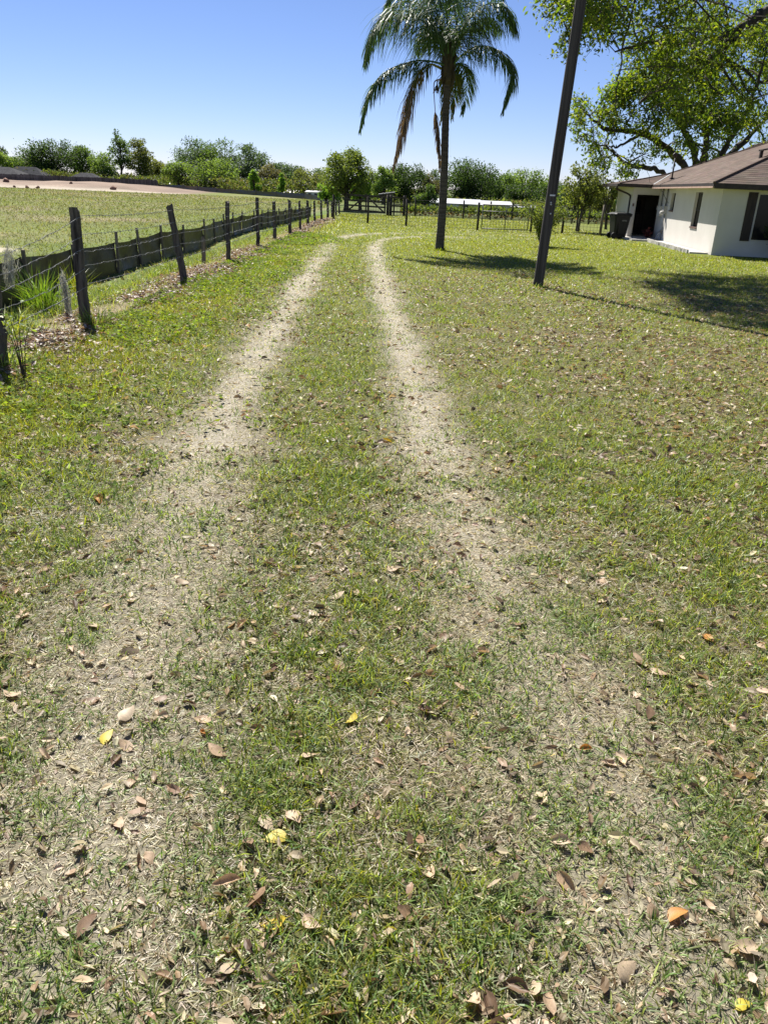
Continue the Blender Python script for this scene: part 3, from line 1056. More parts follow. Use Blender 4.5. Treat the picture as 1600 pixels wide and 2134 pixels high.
# (name, label, px centre, half width px, y of top, distance, palette, clumps, leaves, crown_lo, shape, group)
TREES = [
    ('oak_tree', 'dark tree top peeking in at the far left edge behind the grey roofs', 4, 22, 311, 172, DK, 16, 1600, 0.2, 'round', FAR),
    ('round_tree', 'rounded pale green tree behind the grey roofs at far left', 28, 30, 320, 160, LT, 20, 2600, 0.15, 'round', FAR),
    ('bare_tree', 'thin greyish half bare tree between pale tree and dark oak', 62, 16, 328, 165, BN, 14, 800, 0.2, 'round', FAR),
    ('oak_tree', 'broad dark green oak behind the plank fence at left', 118, 52, 302, 150, DK, 34, 5200, 0.1, 'round', FAR),
    ('oak_tree', 'mid green tree merging with right side of the broad dark oak', 180, 34, 312, 154, MD, 24, 2800, 0.12, 'round', FAR),
    ('low_tree', 'low yellow green tree at the foot of the tallest left tree', 226, 26, 326, 148, LT, 20, 2200, 0.08, 'round', FAR),
    ('tall_tree', 'tallest airy tree on the left with its dark trunk showing', 258, 28, 279, 150, MD, 24, 1150, 0.22, 'vase', FAR),
    ('willow_tree', 'feathery grey green tree right beside the tallest airy tree', 296, 26, 291, 152, OV, 28, 2900, 0.06, 'round', FAR),
    ('low_tree', 'low dull green tree filling the gap right of feathery tree', 335, 26, 340, 160, OV, 20, 1800, 0.05, 'round', FAR),
    ('shade_tree', 'fresh green tree with a dark trunk left of the big grove', 374, 24, 338, 140, LT, 22, 2000, 0.12, 'round', FAR),
    ('grove_tree', 'left and tallest tree of the big grove across the field', 418, 38, 297, 158, BG, 30, 3600, 0.08, 'round', FAR),
    ('grove_tree', 'middle grey green tree of the big grove across the field', 466, 42, 303, 156, MD, 30, 3600, 0.06, 'round', FAR),
    ('grove_tree', 'dark right hand tree of the big grove across the field', 516, 36, 311, 152, BG, 30, 3400, 0.05, 'round', FAR),
    ('light_tree', 'pale green spreading tree in front of the big grove', 447, 45, 336, 135, LT, 30, 3400, 0.10, 'round', FAR),
    ('young_tree', 'small bright green tree at the right foot of the big grove', 531, 17, 357, 112, BR, 18, 1500, 0.08, 'cone', FAR),
    ('brown_tree', 'brownish olive tree just right of the small bright tree', 566, 24, 342, 125, BN, 22, 2200, 0.05, 'round', FAR),
    ('back_tree', 'bluish green distant tree behind the brownish olive one', 585, 30, 340, 175, BG, 22, 1900, 0.1, 'round', FAR),
    ('back_tree', 'bluish green distant tree left of the yellowish oak', 618, 26, 346, 170, BG, 20, 1700, 0.1, 'round', FAR),
    ('slender_tree', 'narrow column shaped bright green tree across the field', 587, 10, 363, 110, BR, 14, 900, 0.06, 'cone', FAR),
    ('yellow_oak', 'yellowish green tree behind the white shed', 645, 32, 352, 112, OV, 26, 2600, 0.08, 'round', FAR),
    ('boundary_oak', 'large oak with open crown at the far end of post fence', 722, 58, 309, 60, [(0.085, 0.115, 0.03), (0.105, 0.135, 0.035), (0.065, 0.095, 0.027)], 40, 4600, 0.20, 'vase', PAS),
    ('young_tree', 'left of two small bright trees in front of the boundary oak', 679, 15, 380, 78, BR, 16, 1300, 0.12, 'round', PAS),
    ('young_tree', 'right of two small bright trees in front of the boundary oak', 700, 13, 376, 76, BR, 16, 1200, 0.12, 'round', PAS),
    ('bright_tree', 'bright lime green bushy tree right of the boundary oak', 751, 26, 354, 64, BR, 26, 2800, 0.05, 'cone', PAS),
    ('shade_tree', 'fresh green tree behind the lean-to shelter', 799, 24, 350, 88, LT, 22, 2300, 0.06, 'round', PAS),
    ('dark_oak', 'dark olive oak behind the dead hanging palm frond', 845, 40, 340, 92, DK, 30, 4200, 0.06, 'round', PAS),
    ('brown_tree', 'dull brown green tree left of the palm trunk', 890, 24, 362, 98, BN, 20, 2000, 0.05, 'round', PAS),
    ('round_bush', 'rounded fresh green bush left of the palm trunk', 887, 19, 384, 74, MD, 18, 1500, 0.02, 'round', PAS),
    ('dark_oak', 'large dark spreading oak right of the palm trunk', 972, 52, 332, 90, DK, 38, 6200, 0.06, 'round', PAS),
    ('shade_tree', 'mid green tree between large dark oak and pale tree', 1040, 26, 364, 100, MD, 22, 2200, 0.06, 'round', PAS),
    ('pale_tree', 'pale green tree just left of the leaning pole', 1096, 42, 353, 104, LT, 28, 3600, 0.05, 'round', PAS),
    ('dark_tree', 'low dark tree under the pale tree left of pole', 1082, 30, 384, 92, DK, 22, 2400, 0.02, 'round', PAS),
    ('dark_tree', 'low dark tree half hidden behind the leaning pole', 1150, 30, 380, 95, DK, 22, 2200, 0.02, 'round', PAS),
    ('back_tree', 'dim tree in the gap between lime bushy tree and boundary oak', 770, 24, 352, 128, BG, 20, 1700, 0.02, 'round', PAS),
    ('back_tree', 'dim tree in the gap right of the fresh tree behind shelter', 820, 24, 352, 128, MD, 20, 1700, 0.02, 'round', PAS),
    ('back_tree', 'dim tree in the gap just left of the palm trunk', 912, 26, 356, 128, BG, 20, 1700, 0.02, 'round', PAS),
    ('back_tree', 'dim tree in the gap right of the large dark oak', 1020, 26, 360, 130, BG, 20, 1700, 0.02, 'round', PAS),
    ('back_tree', 'dim tree in the gap left of the leaning pole', 1062, 28, 366, 130, MD, 20, 1700, 0.02, 'round', PAS),
    ('back_tree', 'dim tree filling the gap behind the leaning pole', 1140, 30, 368, 126, BG, 20, 1700, 0.02, 'round', PAS),
    ('back_tree', 'dim tree between the crape myrtle and spindly tree', 1232, 28, 384, 118, BG, 20, 1700, 0.02, 'round', PAS),
    ('back_tree', 'dim tree in the gap left of the fresh tree beside big grove', 352, 24, 345, 175, BG, 20, 1700, 0.02, 'round', FAR),
    ('back_tree', 'dim tree in the gap between bluish trees and yellowish oak', 662, 26, 352, 150, BG, 20, 1700, 0.02, 'round', FAR),
    ('back_tree', 'dim tree between the pale round tree and the dark oak', 72, 26, 334, 172, BG, 20, 1700, 0.02, 'round', FAR),
    ('hedge_tree', 'dense green tree behind the crape myrtle right of pole', 1195, 36, 384, 84, MD, 26, 2800, 0.02, 'round', PAS),
    ('hedge_tree', 'dense olive tree behind the spindly tree near the house', 1262, 40, 388, 80, OV, 26, 2800, 0.02, 'round', PAS),
]
for i, (nm, lab, px, hw, ytop, D, pal, cl, nl, clo, shp, grp) in enumerate(TREES):
    if px < 345:
        D = D * 1.08
    c = at(px, 400, D)
    top = at(px, ytop, D)
    pxm = 1602.0 / (D * math.cos(PITCH))            # pixels per metre there
    rad = 1.32 * hw / pxm
    tree(nm, lab, (c[0], D), top[2] * (1.2 if px < 560 else 1.10), rad, np.asarray(pal) * 1.6, 1000 + i, int(cl * (1.0 if shp == 'vase' else 1.4)), int(nl * 1.8), max(0.16, 2.6 / pxm * 1.35), 0.035 * rad + 0.10, clo, grp, shp, 0.85)

# two slight garden trees inside the wire fence and a shrub by the pole
tree('crape_myrtle', 'olive leaved crape myrtle with thin trunk right of the leaning pole', gp(1202, 483)[:2], 3.35, 1.25, np.asarray(OV) * 1.9, 2001, 26, 3400, 0.13, 0.055, 0.34, PAS, 'round', 0.85, 3)
tree('spindly_tree', 'spindly sparse tree beside the pale fence post near the bin', gp(1262, 478)[:2], 2.9, 0.95, np.asarray(OV) * 1.9, 2002, 20, 1500, 0.12, 0.05, 0.35, PAS, 'vase', 0.9, 3)
tree('lime_shrub', 'yellow green shrub behind the wheelie bin at house corner', at(1291, 470, 45)[:2], 1.75, 0.55, BR, 2003, 14, 900, 0.13, 0.04, 0.05, None, 'round', 0.9, 2)


def shrub(name, label, base, H, rad, pal, seed, nst, nl, leaf, mat='foliage', stem_r=0.008, bark='bark'):
    r = np.random.default_rng(seed)
    base = np.array([base[0], base[1], float(hgt(base[0], base[1]))])
    rt = root(name, base, label, 'shrub')
    tb = MB()
    pts = []
    for s in range(nst):
        a = r.uniform(0, 6.28)
        e = np.array([math.cos(a) * rad * r.uniform(0.3, 1), math.sin(a) * rad * r.uniform(0.3, 1), H * r.uniform(0.6, 1.0)])
        m = np.array([e[0] * 0.35, e[1] * 0.35, e[2] * 0.6])
        cv = bez([(e[0] * 0.05, e[1] * 0.05, 0), m, e], 6)
        tb.tube(cv, np.linspace(stem_r * 1.5, stem_r * 0.4, len(cv)), 5, cap=False)
        pts.append(cv[3:])
    tb.build('stems', M[bark], rt, True)
    P = np.concatenate(pts)
    ci = r.integers(0, len(P), nl)
    P = P[ci] + r.normal(0, 0.05 * max(H, 1), (nl, 3))
    P[:, 2] = np.maximum(P[:, 2], 0.05)
    ax = rand_dirs(nl, r) + np.array([0, 0, 0.3])
    L = leaf * r.uniform(0.6, 1.3, nl)
    V, T, C = leaf_quads(P, L, L * 0.55, ax, rand_dirs(nl, r) * 0.7 + np.array([0, 0, 1]), np.asarray(pal)[r.integers(0, len(pal), nl)] * r.uniform(0.8, 1.2, (nl, 1)), 0.1)
    link('foliage', newmesh('foliage', V, T, C, False, M[mat]), rt)
    return rt


shrub('vase_shrub', 'vase shaped light green shrub directly behind the leaning pole', gp(1128, 513)[:2], 1.55, 0.95, [(0.17, 0.22, 0.045), (0.17, 0.21, 0.055), (0.12, 0.165, 0.04)], 31, 60, 4200, 0.07)
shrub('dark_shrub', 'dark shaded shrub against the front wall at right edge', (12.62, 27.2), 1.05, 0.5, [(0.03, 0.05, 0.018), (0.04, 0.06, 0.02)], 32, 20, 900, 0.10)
shrub('red_plant', 'small reddish leaved plant in front of the dark doorway', gp(1347, 499)[:2], 0.42, 0.24, [(0.24, 0.06, 0.055), (0.30, 0.10, 0.08), (0.12, 0.05, 0.04)], 33, 14, 160, 0.13, 'red_leaf')
shrub('wiry_weed', 'lone thin upright weed at left edge by the nearest fence post', gp(52, 790)[:2], 0.62, 0.16, GREENS.tolist(), 34, 5, 90, 0.05, 'grass', 0.004)


# ------------------------------------------------------------------ the two big oaks on the right
def big_oak(name, label, base, limbs, clumps, pal, seed, leaves, leaf, twig_r, trunk_pts, trunk_r, twigs=7):
    r = np.random.default_rng(seed)
    base = np.asarray(base, float)
    rt = root(name, base, label, 'tree')
    tb = MB()
    cv = bez(trunk_pts, 6)
    rr = np.interp(np.linspace(0, 1, len(cv)), [0, 0.15, 1], [trunk_r * 1.4, trunk_r, trunk_r * 0.75])
    tb.tube(cv, rr, 12, cap=False, jit=0.12, rs=r)
    tb.build('trunk', M['bark'], rt, True, base)
    allp, allr = [], []
    for (pts, r0, r1) in limbs:
        lb = MB()
        c = bez(pts, 8)
        c[1:-1] += r.normal(0, 0.035, (len(c) - 2, 3))
        q = np.linspace(r0, r1, len(c)) * (1 + 0.10 * r.normal(size=len(c)))
        lb.tube(c, q, 9, cap=False, jit=0.15, rs=r)
        allp.append(c)
        allr.append(q)
        lb.build('limb', M['bark'], rt, True, base)
    AP, AR = np.concatenate(allp), np.concatenate(allr)
    tw = MB()
    LP, LC = [], []
    cl = np.array([c[:4] for c in clumps])
    cnt = np.array([c[4] for c in clumps], float)
    for (c, k) in zip(cl, cnt):
        d = np.linalg.norm(AP - c[:3], axis=1) + 0.8 * np.maximum(0, AP[:, 2] - c[2] - 1.5)
        j = int(np.argmin(d))
        lc = limb_curve(AP[j], c[:3], 0.06, 0.05, r, 7)
        tw.tube(lc, np.linspace(min(AR[j] * 0.6, 0.05 + 0.01 * d[j]), twig_r, 7), 5, cap=False)
        for t in range(twigs):
            e = c[:3] + rand_dirs(1, r)[0] * c[3] * r.uniform(0.6, 1.05) * np.array([1, 1, 0.8]) + np.array([0, 0, -0.12 * c[3]])
            sp = limb_curve(lc[r.integers(3, 7)], e, 0.04, 0.06, r, 6)
            tw.tube(sp, np.linspace(twig_r, twig_r * 0.35, 6), 4, cap=False)
            m = max(3, int(leaves * k / cnt.sum() / twigs))
            f = r.random(m) ** 0.6 * 0.85 + 0.15
            q = f * 5
            i0 = np.clip(q.astype(int), 0, 4)
            P = sp[i0] + (sp[i0 + 1] - sp[i0]) * (q - i0)[:, None] + r.normal(0, 0.16 * c[3] ** 0.7, (m, 3))
            LP.append(P)
            LC.append(np.full(m, r.uniform(0.8, 1.2)))
    tw.build('twigs', M['bark'], rt, False, base)
    P = np.concatenate(LP) - base
    n = len(P)
    tone = np.concatenate(LC)
    L = leaf * r.uniform(0.6, 1.3, n)
    V, T, C = leaf_quads(P, L, L * r.uniform(0.34, 0.5, n), rand_dirs(n, r) + np.array([0, 0, -0.45]), rand_dirs(n, r) * 0.8 + np.array([0, 0, 0.7]),
                         np.asarray(pal)[r.integers(0, len(pal), n)] * tone[:, None] * r.uniform(0.8, 1.2, (n, 1)), 0.12)
    link('crown', newmesh('crown', V, T, C, False, M['oak_leaf']), rt)
    return rt


OAK = [(0.125, 0.185, 0.03), (0.15, 0.205, 0.036), (0.085, 0.14, 0.026), (0.185, 0.22, 0.042), (0.062, 0.11, 0.022)]
rc = np.random.default_rng(55)


def clump_px(specs):
    out = []
    for (px, py, Yd, sp, n, rad, k) in specs:
        for _ in range(n):
            p = at(px + rc.normal(0, sp), py + rc.normal(0, sp * 0.55), Yd + rc.normal(0, 1.4))
            out.append((p[0], p[1], p[2], rad * rc.uniform(0.75, 1.2), k))
    return out


near = clump_px([(1175, 20, 20.5, 26, 9, 0.50, 1.0), (1240, 40, 21, 28, 7, 0.45, 0.7), (1170, 85, 20.5, 16, 3, 0.4, 0.8), (1300, 30, 22, 45, 10, 0.6, 0.9), (1190, -70, 21, 60, 12, 0.8, 1),
                 (1420, 50, 22, 60, 12, 0.7, 1.0), (1540, 60, 22.5, 50, 10, 0.7, 1.0), (1400, -90, 22, 120, 16, 0.9, 1.0), (1420, 190, 23, 40, 6, 0.5, 0.8), (1520, 200, 22, 50, 8, 0.6, 0.9), (1400, 120, 22, 40, 7, 0.5, 0.8)])
for (px, py, sx_, sy_, n_) in ((1330, 572, 30, 4, 3), (1440, 580, 50, 6, 8), (1560, 585, 40, 8, 10), (1480, 606, 50, 6, 7), (1580, 620, 40, 9, 10), (1460, 640, 40, 6, 5), (1550, 655, 45, 9, 10), (1590, 680, 40, 8, 7), (1690, 630, 60, 25, 14), (1500, 590, 70, 14, 10), (1540, 640, 60, 18, 10)):
    for _ in range(n_):  # boughs reaching out over the lawn above the picture; their shade is what the photograph shows
        g_ = gp(px + rc.normal(0, sx_), py + rc.normal(0, sy_))
        h_ = rc.uniform(6.6, 8.2)
        o_ = h_ / math.tan(SUN_EL)
        near.append((g_[0] + SUN_DIR[0] * o_, g_[1] + SUN_DIR[1] * o_, h_, 0.6, 1.0))
for _ in range(34):      # the rest of this crown, out of the picture to the right and above
    d = rand_dirs(1, rc)[0]
    near.append((15.5 + d[0] * 5.2, 21 + d[1] * 5.5, 8.6 + d[2] * 2.6, 1.2, 1.0))
big_oak('front_yard_oak', 'oak standing off to the right, limbs hanging into top right corner', (16.5, 20.5, -0.05),
        [([(16.4, 20.6, 3.2), (14.4, 21.2, 5.3), (11.6, 22.4, 6.75), (9.15, 23, 6.22), (8.15, 23, 5.25), (7.7, 23, 4.95), (6.9, 23, 4.6), (6.3, 23.2, 4.0)], 0.22, 0.035),
         ([(8.9, 23, 6.0), (7.4, 22.7, 5.35), (6.2, 22.4, 5.3), (5.2, 22, 5.0)], 0.09, 0.02),
         ([(16.3, 20.4, 3.4), (13.5, 20.4, 7.0), (10, 20.6, 8.3), (6.5, 20.8, 7.9), (4.4, 20.6, 6.7), (3.4, 20.4, 5.5)], 0.19, 0.018),
         ([(10, 20.6, 8.3), (8, 21.5, 7.2), (6.6, 21.8, 6.0), (5.6, 21.8, 5.0)], 0.09, 0.015),
         ([(6.0, 21.0, 7.6), (5.3, 21.2, 5.8), (5.2, 21.3, 4.4), (5.3, 21.3, 3.1)], 0.03, 0.01),
         ([(16.6, 20.6, 3.4), (17.5, 18.5, 6.5), (18.5, 16, 8.6)], 0.19, 0.05),
         ([(16.4, 20.4, 3.3), (14.0, 19.4, 6.6), (10.5, 18.2, 8.3), (7.0, 17.4, 8.4), (4.6, 17.0, 7.6)], 0.19, 0.03),
         ([(10.5, 18.2, 8.3), (8.0, 19.6, 8.0), (6.0, 21.5, 7.6), (4.6, 23.5, 7.3)], 0.10, 0.03),
         ([(12.5, 18.8, 7.5), (10.0, 21.0, 8.0), (8.5, 24.0, 7.8), (7.0, 26.5, 7.4)], 0.12, 0.03),
         ([(16.6, 20.6, 3.4), (18.5, 22.5, 6.5), (20.2, 23.5, 8.8)], 0.19, 0.05)],
        near, OAK, 61, 36000, 0.12, 0.009, [(16.5, 20.5, -0.05), (16.45, 20.5, 1.4), (16.4, 20.5, 3.5)], 0.42)

far = clump_px([(1330, 180, 47, 40, 14, 1.25, 1.2), (1400, 110, 47, 55, 14, 1.5, 1.2), (1420, 230, 46, 55, 16, 1.2, 1.2), (1520, 150, 48, 55, 14, 1.5, 1.2), (1540, 250, 47, 45, 10, 1.1, 0.9), (1590, 60, 49, 60, 10, 1.6, 1),
                (1285, 185, 46, 16, 4, 0.8, 0.8), (1290, 240, 46, 24, 7, 0.9, 0.8), (1215, 225, 45, 18, 5, 0.8, 0.45), (1225, 300, 45, 20, 6, 0.8, 0.40), (1265, 345, 45, 22, 6, 0.75, 0.35), (1320, 350, 45.5, 22, 4, 0.7, 0.35),
                (1200, 260, 45, 12, 3, 0.7, 0.35), (1370, 290, 46, 30, 6, 0.9, 0.55), (1460, 285, 49, 40, 7, 1.0, 0.7), (1590, 300, 49, 30, 5, 1.2, 0.8), (1420, 20, 48, 80, 12, 1.7, 1.1)])
for _ in range(26):
    d = rand_dirs(1, rc)[0]
    far.append((23 + d[0] * 6, 51 + d[1] * 6, 9 + d[2] * 3.5, 1.8, 1.0))
tb0 = (17.2, 48.5, -0.05)
big_oak('backyard_oak', 'huge yellow green spreading oak rising behind the house roof', tb0,
        [([(17.1, 48.4, 2.2), (15.6, 48.0, 3.9), (13.3, 47.6, 5.0), (11.2, 47, 5.1), (9.7, 46.5, 5.9)], 0.26, 0.04),
         ([(16.9, 48.4, 1.9), (14.6, 47.8, 3.2), (12.7, 47, 3.35), (11.5, 46.4, 4.0), (10.4, 46, 4.4)], 0.17, 0.03),
         ([(13.3, 47.6, 5.0), (12.0, 46.8, 4.3), (11.0, 46.2, 4.1)], 0.09, 0.025),
         ([(17.1, 48.4, 2.4), (16.4, 48, 4.4), (14.6, 47.5, 6.2), (13.0, 47, 7.4)], 0.24, 0.05),
         ([(17.3, 48.5, 2.6), (17.2, 48.2, 4.6), (16.5, 48, 6.6), (15.4, 47.5, 8.8)], 0.23, 0.05),
         ([(17.4, 48.6, 2.6), (18.4, 48.4, 4.6), (19.2, 48.3, 6.6), (19.4, 48, 9.0)], 0.24, 0.06),
         ([(17.5, 48.6, 2.4), (19.5, 48.7, 4.2), (22.0, 49, 5.6), (24.0, 49.5, 7.5)], 0.24, 0.06),
         ([(17.5, 48.8, 2.6), (20.0, 50, 5.0), (23.0, 51.5, 8.0)], 0.24, 0.06)],
        far, OAK, 62, 32000, 0.225, 0.016, [tb0, (17.2, 48.5, 1.2), (17.25, 48.5, 2.8)], 0.62, 6)

# ------------------------------------------------------------------ palm
PB = gp(915, 521)
PY = PB[1]
pr = root('queen_palm', (PB[0], PB[1], -0.05), 'queen palm with ringed grey trunk and drooping feathery fronds', 'palm tree')
rp = np.random.default_rng(9)


def pc(cx, cy, dy=0.0):
    """a point of the crown, surveyed in the plane of the palm plus a depth offset"""
    return at(700 + cx / 3.636, cy / 3.636, PY + dy)


hub = pc(852, 520)
tb = MB()
zz = np.linspace(-0.05, pc(850, 640)[2], 64)
f = (zz - zz[0]) / (zz[-1] - zz[0])
px_ = PB[0] + (pc(850, 640)[0] - PB[0]) * f + 0.03 * np.sin(f * 5)
rad = np.interp(f, [0, 0.05, 0.3, 0.75, 1], [0.155, 0.128, 0.116, 0.104, 0.100]) * (1 + 0.035 * (np.arange(64) % 2)) * (1 + 0.02 * rp.normal(size=64))
tb.tube(np.stack([px_, np.full(64, PY), zz], 1), rad, 16, cap=False)
tb.build('trunk', M['palm_bark'], pr, True, pr.location)
bt = MB()          # old leaf bases sheathing the head of the trunk
for k in range(16):
    a = k * 2.4
    z0 = pc(850, 660)[2] + 0.035 * k
    d = np.array([math.cos(a), math.sin(a), 0])
    p0 = np.array([px_[-1], PY, z0])
    bt.tube([p0 + d * 0.08, p0 + d * 0.14 + [0, 0, 0.22], p0 + d * 0.13 + [0, 0, 0.5], p0 + d * 0.2 + [0, 0, 0.75]], [0.08, 0.075, 0.045, 0.015], 7, col=np.array([0.055, 0.045, 0.030]) * rp.uniform(0.6, 1.5))
bt.build('leaf_bases', M['palm_boot'], pr, True, pr.location)

GREEN_P = np.array([[0.058, 0.110, 0.042], [0.078, 0.135, 0.052], [0.095, 0.145, 0.062], [0.045, 0.088, 0.034]])
OLD_P = np.array([[0.16, 0.15, 0.035], [0.20, 0.13, 0.04], [0.12, 0.13, 0.035]])
DEAD_P = np.array([[0.22, 0.14, 0.095], [0.29, 0.20, 0.15], [0.17, 0.115, 0.09]])


def frond(pts, llen, pal, nl=78, bare=0.16, droop=1.0, lab=None, narrow=1.0, rach=0.022, pal2=None):
    c = bez(pts, 10)
    seg = np.r_[0, np.cumsum(np.linalg.norm(np.diff(c, axis=0), axis=1))]
    L = seg[-1]
    rb = MB()
    rb.tube(c, np.interp(seg / L, [0, 0.2, 1], [rach * 1.6, rach, 0.004]), 6, cap=False, col=pal[0] * 1.6)
    o = rb.build('frond', M['palm_boot'], pr, True, pr.location)
    if lab:
        o['label'] = lab
    VV, TT, CC, off = [], [], [], 0
    for side in (-1, 1):
        for row in (0, 1):
            n = nl
            t = bare + (1 - bare) * (np.arange(n) + rp.random(n)) / n
            P = np.stack([np.interp(t * L, seg, c[:, i]) for i in range(3)], 1)
            P2 = np.stack([np.interp(np.minimum(t * L + 0.05, L), seg, c[:, i]) for i in range(3)], 1)
            P1 = np.stack([np.interp(np.maximum(t * L - 0.05, 0), seg, c[:, i]) for i in range(3)], 1)
            tg = P2 - P1
            tg /= np.linalg.norm(tg, axis=1)[:, None] + 1e-9
            hz = np.cross(tg, np.array([0, 0, 1.0]))
            hz /= np.linalg.norm(hz, axis=1)[:, None] + 1e-6
            up = np.cross(hz, tg)
            ll = 1.45 * llen * np.clip(np.sin(np.pi * np.clip(t, 0, 1) ** 0.75 * 0.92 + 0.12), 0.25, 1) * rp.uniform(0.7, 1.15, n)
            d0 = side * hz * (0.75 + 0.2 * rp.normal(size=n))[:, None] * narrow + tg * 0.55 + up * (0.35 if row else -0.05) + 0.12 * rp.normal(size=(n, 3))
            d0 /= np.linalg.norm(d0, axis=1)[:, None]
            down = np.array([0, 0, -1.0])
            W = (0.021 + 0.010 * rp.random(n))[:, None]
            pts5 = [P]
            d = d0
            for s_ in range(4):
                d = d * (1 - 0.26 * droop) + down * 0.36 * droop + 0.05 * rp.normal(size=(n, 3))
                d /= np.linalg.norm(d, axis=1)[:, None]
                pts5.append(pts5[-1] + d * (ll / 4)[:, None])
            wdir = np.cross(d0, down + 0.4 * rp.normal(size=(n, 3)))
            wdir /= np.linalg.norm(wdir, axis=1)[:, None] + 1e-9
            prof = [0.55, 1.0, 0.95, 0.65]
            V = []
            for s_ in range(4):
                V += [pts5[s_] - wdir * W * prof[s_] * 0.5, pts5[s_] + wdir * W * prof[s_] * 0.5]
            V.append(pts5[4])
            V = np.stack(V, 1).reshape(-1, 3)
            i = np.arange(n)[:, None] * 9
            T = np.concatenate([i + [[2 * q, 2 * q + 1, 2 * q + 3]] for q in range(3)] + [i + [[2 * q, 2 * q + 3, 2 * q + 2]] for q in range(3)] + [i + [[6, 7, 8]]])
            col = pal[rp.integers(0, len(pal), n)]
            if pal2 is not None:
                col = np.where((rp.random(n) < sst(0.25, 0.6, t))[:, None], pal2[rp.integers(0, len(pal2), n)], col)
            col = col * rp.uniform(0.75, 1.3, (n, 1))
            VV.append(V - np.array(pr.location))
            TT.append(T + off)
            CC.append(np.repeat(col, 9, axis=0))
            off += len(V)
    link('leaflets', newmesh('leaflets', np.concatenate(VV), np.concatenate(TT), np.concatenate(CC), False, M['palm_leaf']), o)


H0 = lambda dy=0.0: pc(852, 500, dy * 0.05)
frond([H0(-1), pc(760, 290, -0.2), pc(600, 110, -0.5), pc(420, 90, -0.7), pc(280, 250, -0.8), pc(225, 470, -0.8)], 1.05, GREEN_P)
frond([H0(1), pc(770, 260, 0.4), pc(640, 40, 0.9), pc(470, 20, 1.3), pc(330, 150, 1.5), pc(260, 330, 1.6)], 1.0, GREEN_P)
frond([H0(-1), pc(700, 462, -0.3), pc(560, 470, -0.5), pc(380, 545, -0.8), pc(250, 720, -1.0), pc(185, 980, -1.0)], 0.62, GREEN_P)
frond([pc(800, 520), pc(700, 490, -0.4), pc(600, 600, -0.7), pc(545, 800, -0.8), pc(490, 1050, -0.8), pc(435, 1270, -0.8)], 0.62, OLD_P, 80, 0.12, 1.15, 'yellowing frond turning brown towards its hanging tip', 0.6, pal2=DEAD_P)
frond([pc(800, 600), pc(745, 625, -0.3), pc(745, 760, -0.4), pc(762, 960, -0.4), pc(778, 1130, -0.4), pc(784, 1290, -0.4)], 0.34, DEAD_P, 55, 0.42, 1.25, 'dead brown frond hanging straight down beside the trunk', 0.35, 0.014)
frond([H0(-1), pc(846, 250, -0.4), pc(830, 0, -0.9), pc(800, -130, -1.5), pc(780, -120, -2.2), pc(770, 40, -2.7)], 1.0, GREEN_P)
frond([H0(1), pc(858, 220, 0.5), pc(850, -60, 1.0), pc(860, -190, 1.7), pc(880, -150, 2.5), pc(890, 0, 3.0)], 1.0, GREEN_P)
frond([H0(0), pc(800, 230, 0.2), pc(720, -30, 0.4), pc(600, -160, 0.6), pc(470, -120, 0.8), pc(380, 30, 0.9)], 1.0, GREEN_P)
frond([H0(0), pc(905, 230, 0.2), pc(960, -40, 0.5), pc(1060, -170, 0.9), pc(1180, -140, 1.2), pc(1270, 10, 1.4)], 1.0, GREEN_P)
frond([H0(-1), pc(920, 340, -0.2), pc(1000, 150, -0.5), pc(1150, 30, -0.7), pc(1290, 60, -0.9), pc(1365, 230, -1.0)], 0.95, GREEN_P)
frond([H0(1), pc(940, 300, 0.6), pc(1050, 170, 1.2), pc(1170, 150, 1.6), pc(1260, 240, 1.9)], 0.85, GREEN_P)
frond([pc(880, 500), pc(950, 420, -0.4), pc(1080, 350, -0.7), pc(1230, 385, -1.0), pc(1340, 540, -1.1), pc(1265, 840, -1.1)], 0.62, GREEN_P)
frond([pc(880, 530), pc(945, 480, 0.6), pc(985, 560, 1.2), pc(985, 700, 1.6), pc(955, 860, 1.7)], 0.55, GREEN_P, 80)
frond([pc(870, 560), pc(900, 570, 0.9), pc(905, 680, 1.4), pc(885, 800, 1.5), pc(878, 900, 1.5)], 0.42, np.concatenate([GREEN_P, OLD_P]), 70, 0.15, 1.2)
frond([pc(850, 560), pc(835, 560, 0.9), pc(828, 700, 1.4), pc(808, 830, 1.5), pc(790, 930, 1.5)], 0.36, np.concatenate([GREEN_P, OLD_P]), 60, 0.2, 1.2)
frond([H0(2), pc(800, 330, 0.9), pc(740, 240, 1.7), pc(660, 280, 2.4), pc(610, 410, 2.7)], 0.8, GREEN_P)
sp = MB()       # old flower stalk
sp.tube(bez([pc(800, 605), pc(770, 605), pc(765, 650)], 5), 0.015, 5, col=(0.10, 0.07, 0.04))
for k in range(34):
    e = pc(765 + rp.normal(0, 13), 690 + rp.normal(0, 12), rp.normal(0, 0.06))
    sp.tube(limb_curve(pc(765, 640), e, 0, 0.04, rp, 4), 0.006, 4, col=(0.09, 0.07, 0.04), cap=False)
sp.build('flower_stalk', M['palm_boot'], pr, True, pr.location)

# ------------------------------------------------------------------ leaning utility pole
pb, pt = gp(1120, 598), at(1222, -80, gp(1120, 598)[1])
axis = (pt - pb) / np.linalg.norm(pt - pb)
top = pb + axis * 8.2
pole = root('utility_pole', (pb[0], pb[1], 0), 'tall smooth grey brown wooden pole leaning right on the lawn', 'pole')
mb = MB()
t = np.linspace(-0.02, 1, 26)
mb.tube(pb + (top - pb) * t[:, None], np.interp(t, [0, 1], [0.100, 0.092]) * (1 + 0.008 * rng.normal(size=26)), 20, jit=0.012)
mb.build('shaft', M['pole'], pole, True, pole.location)


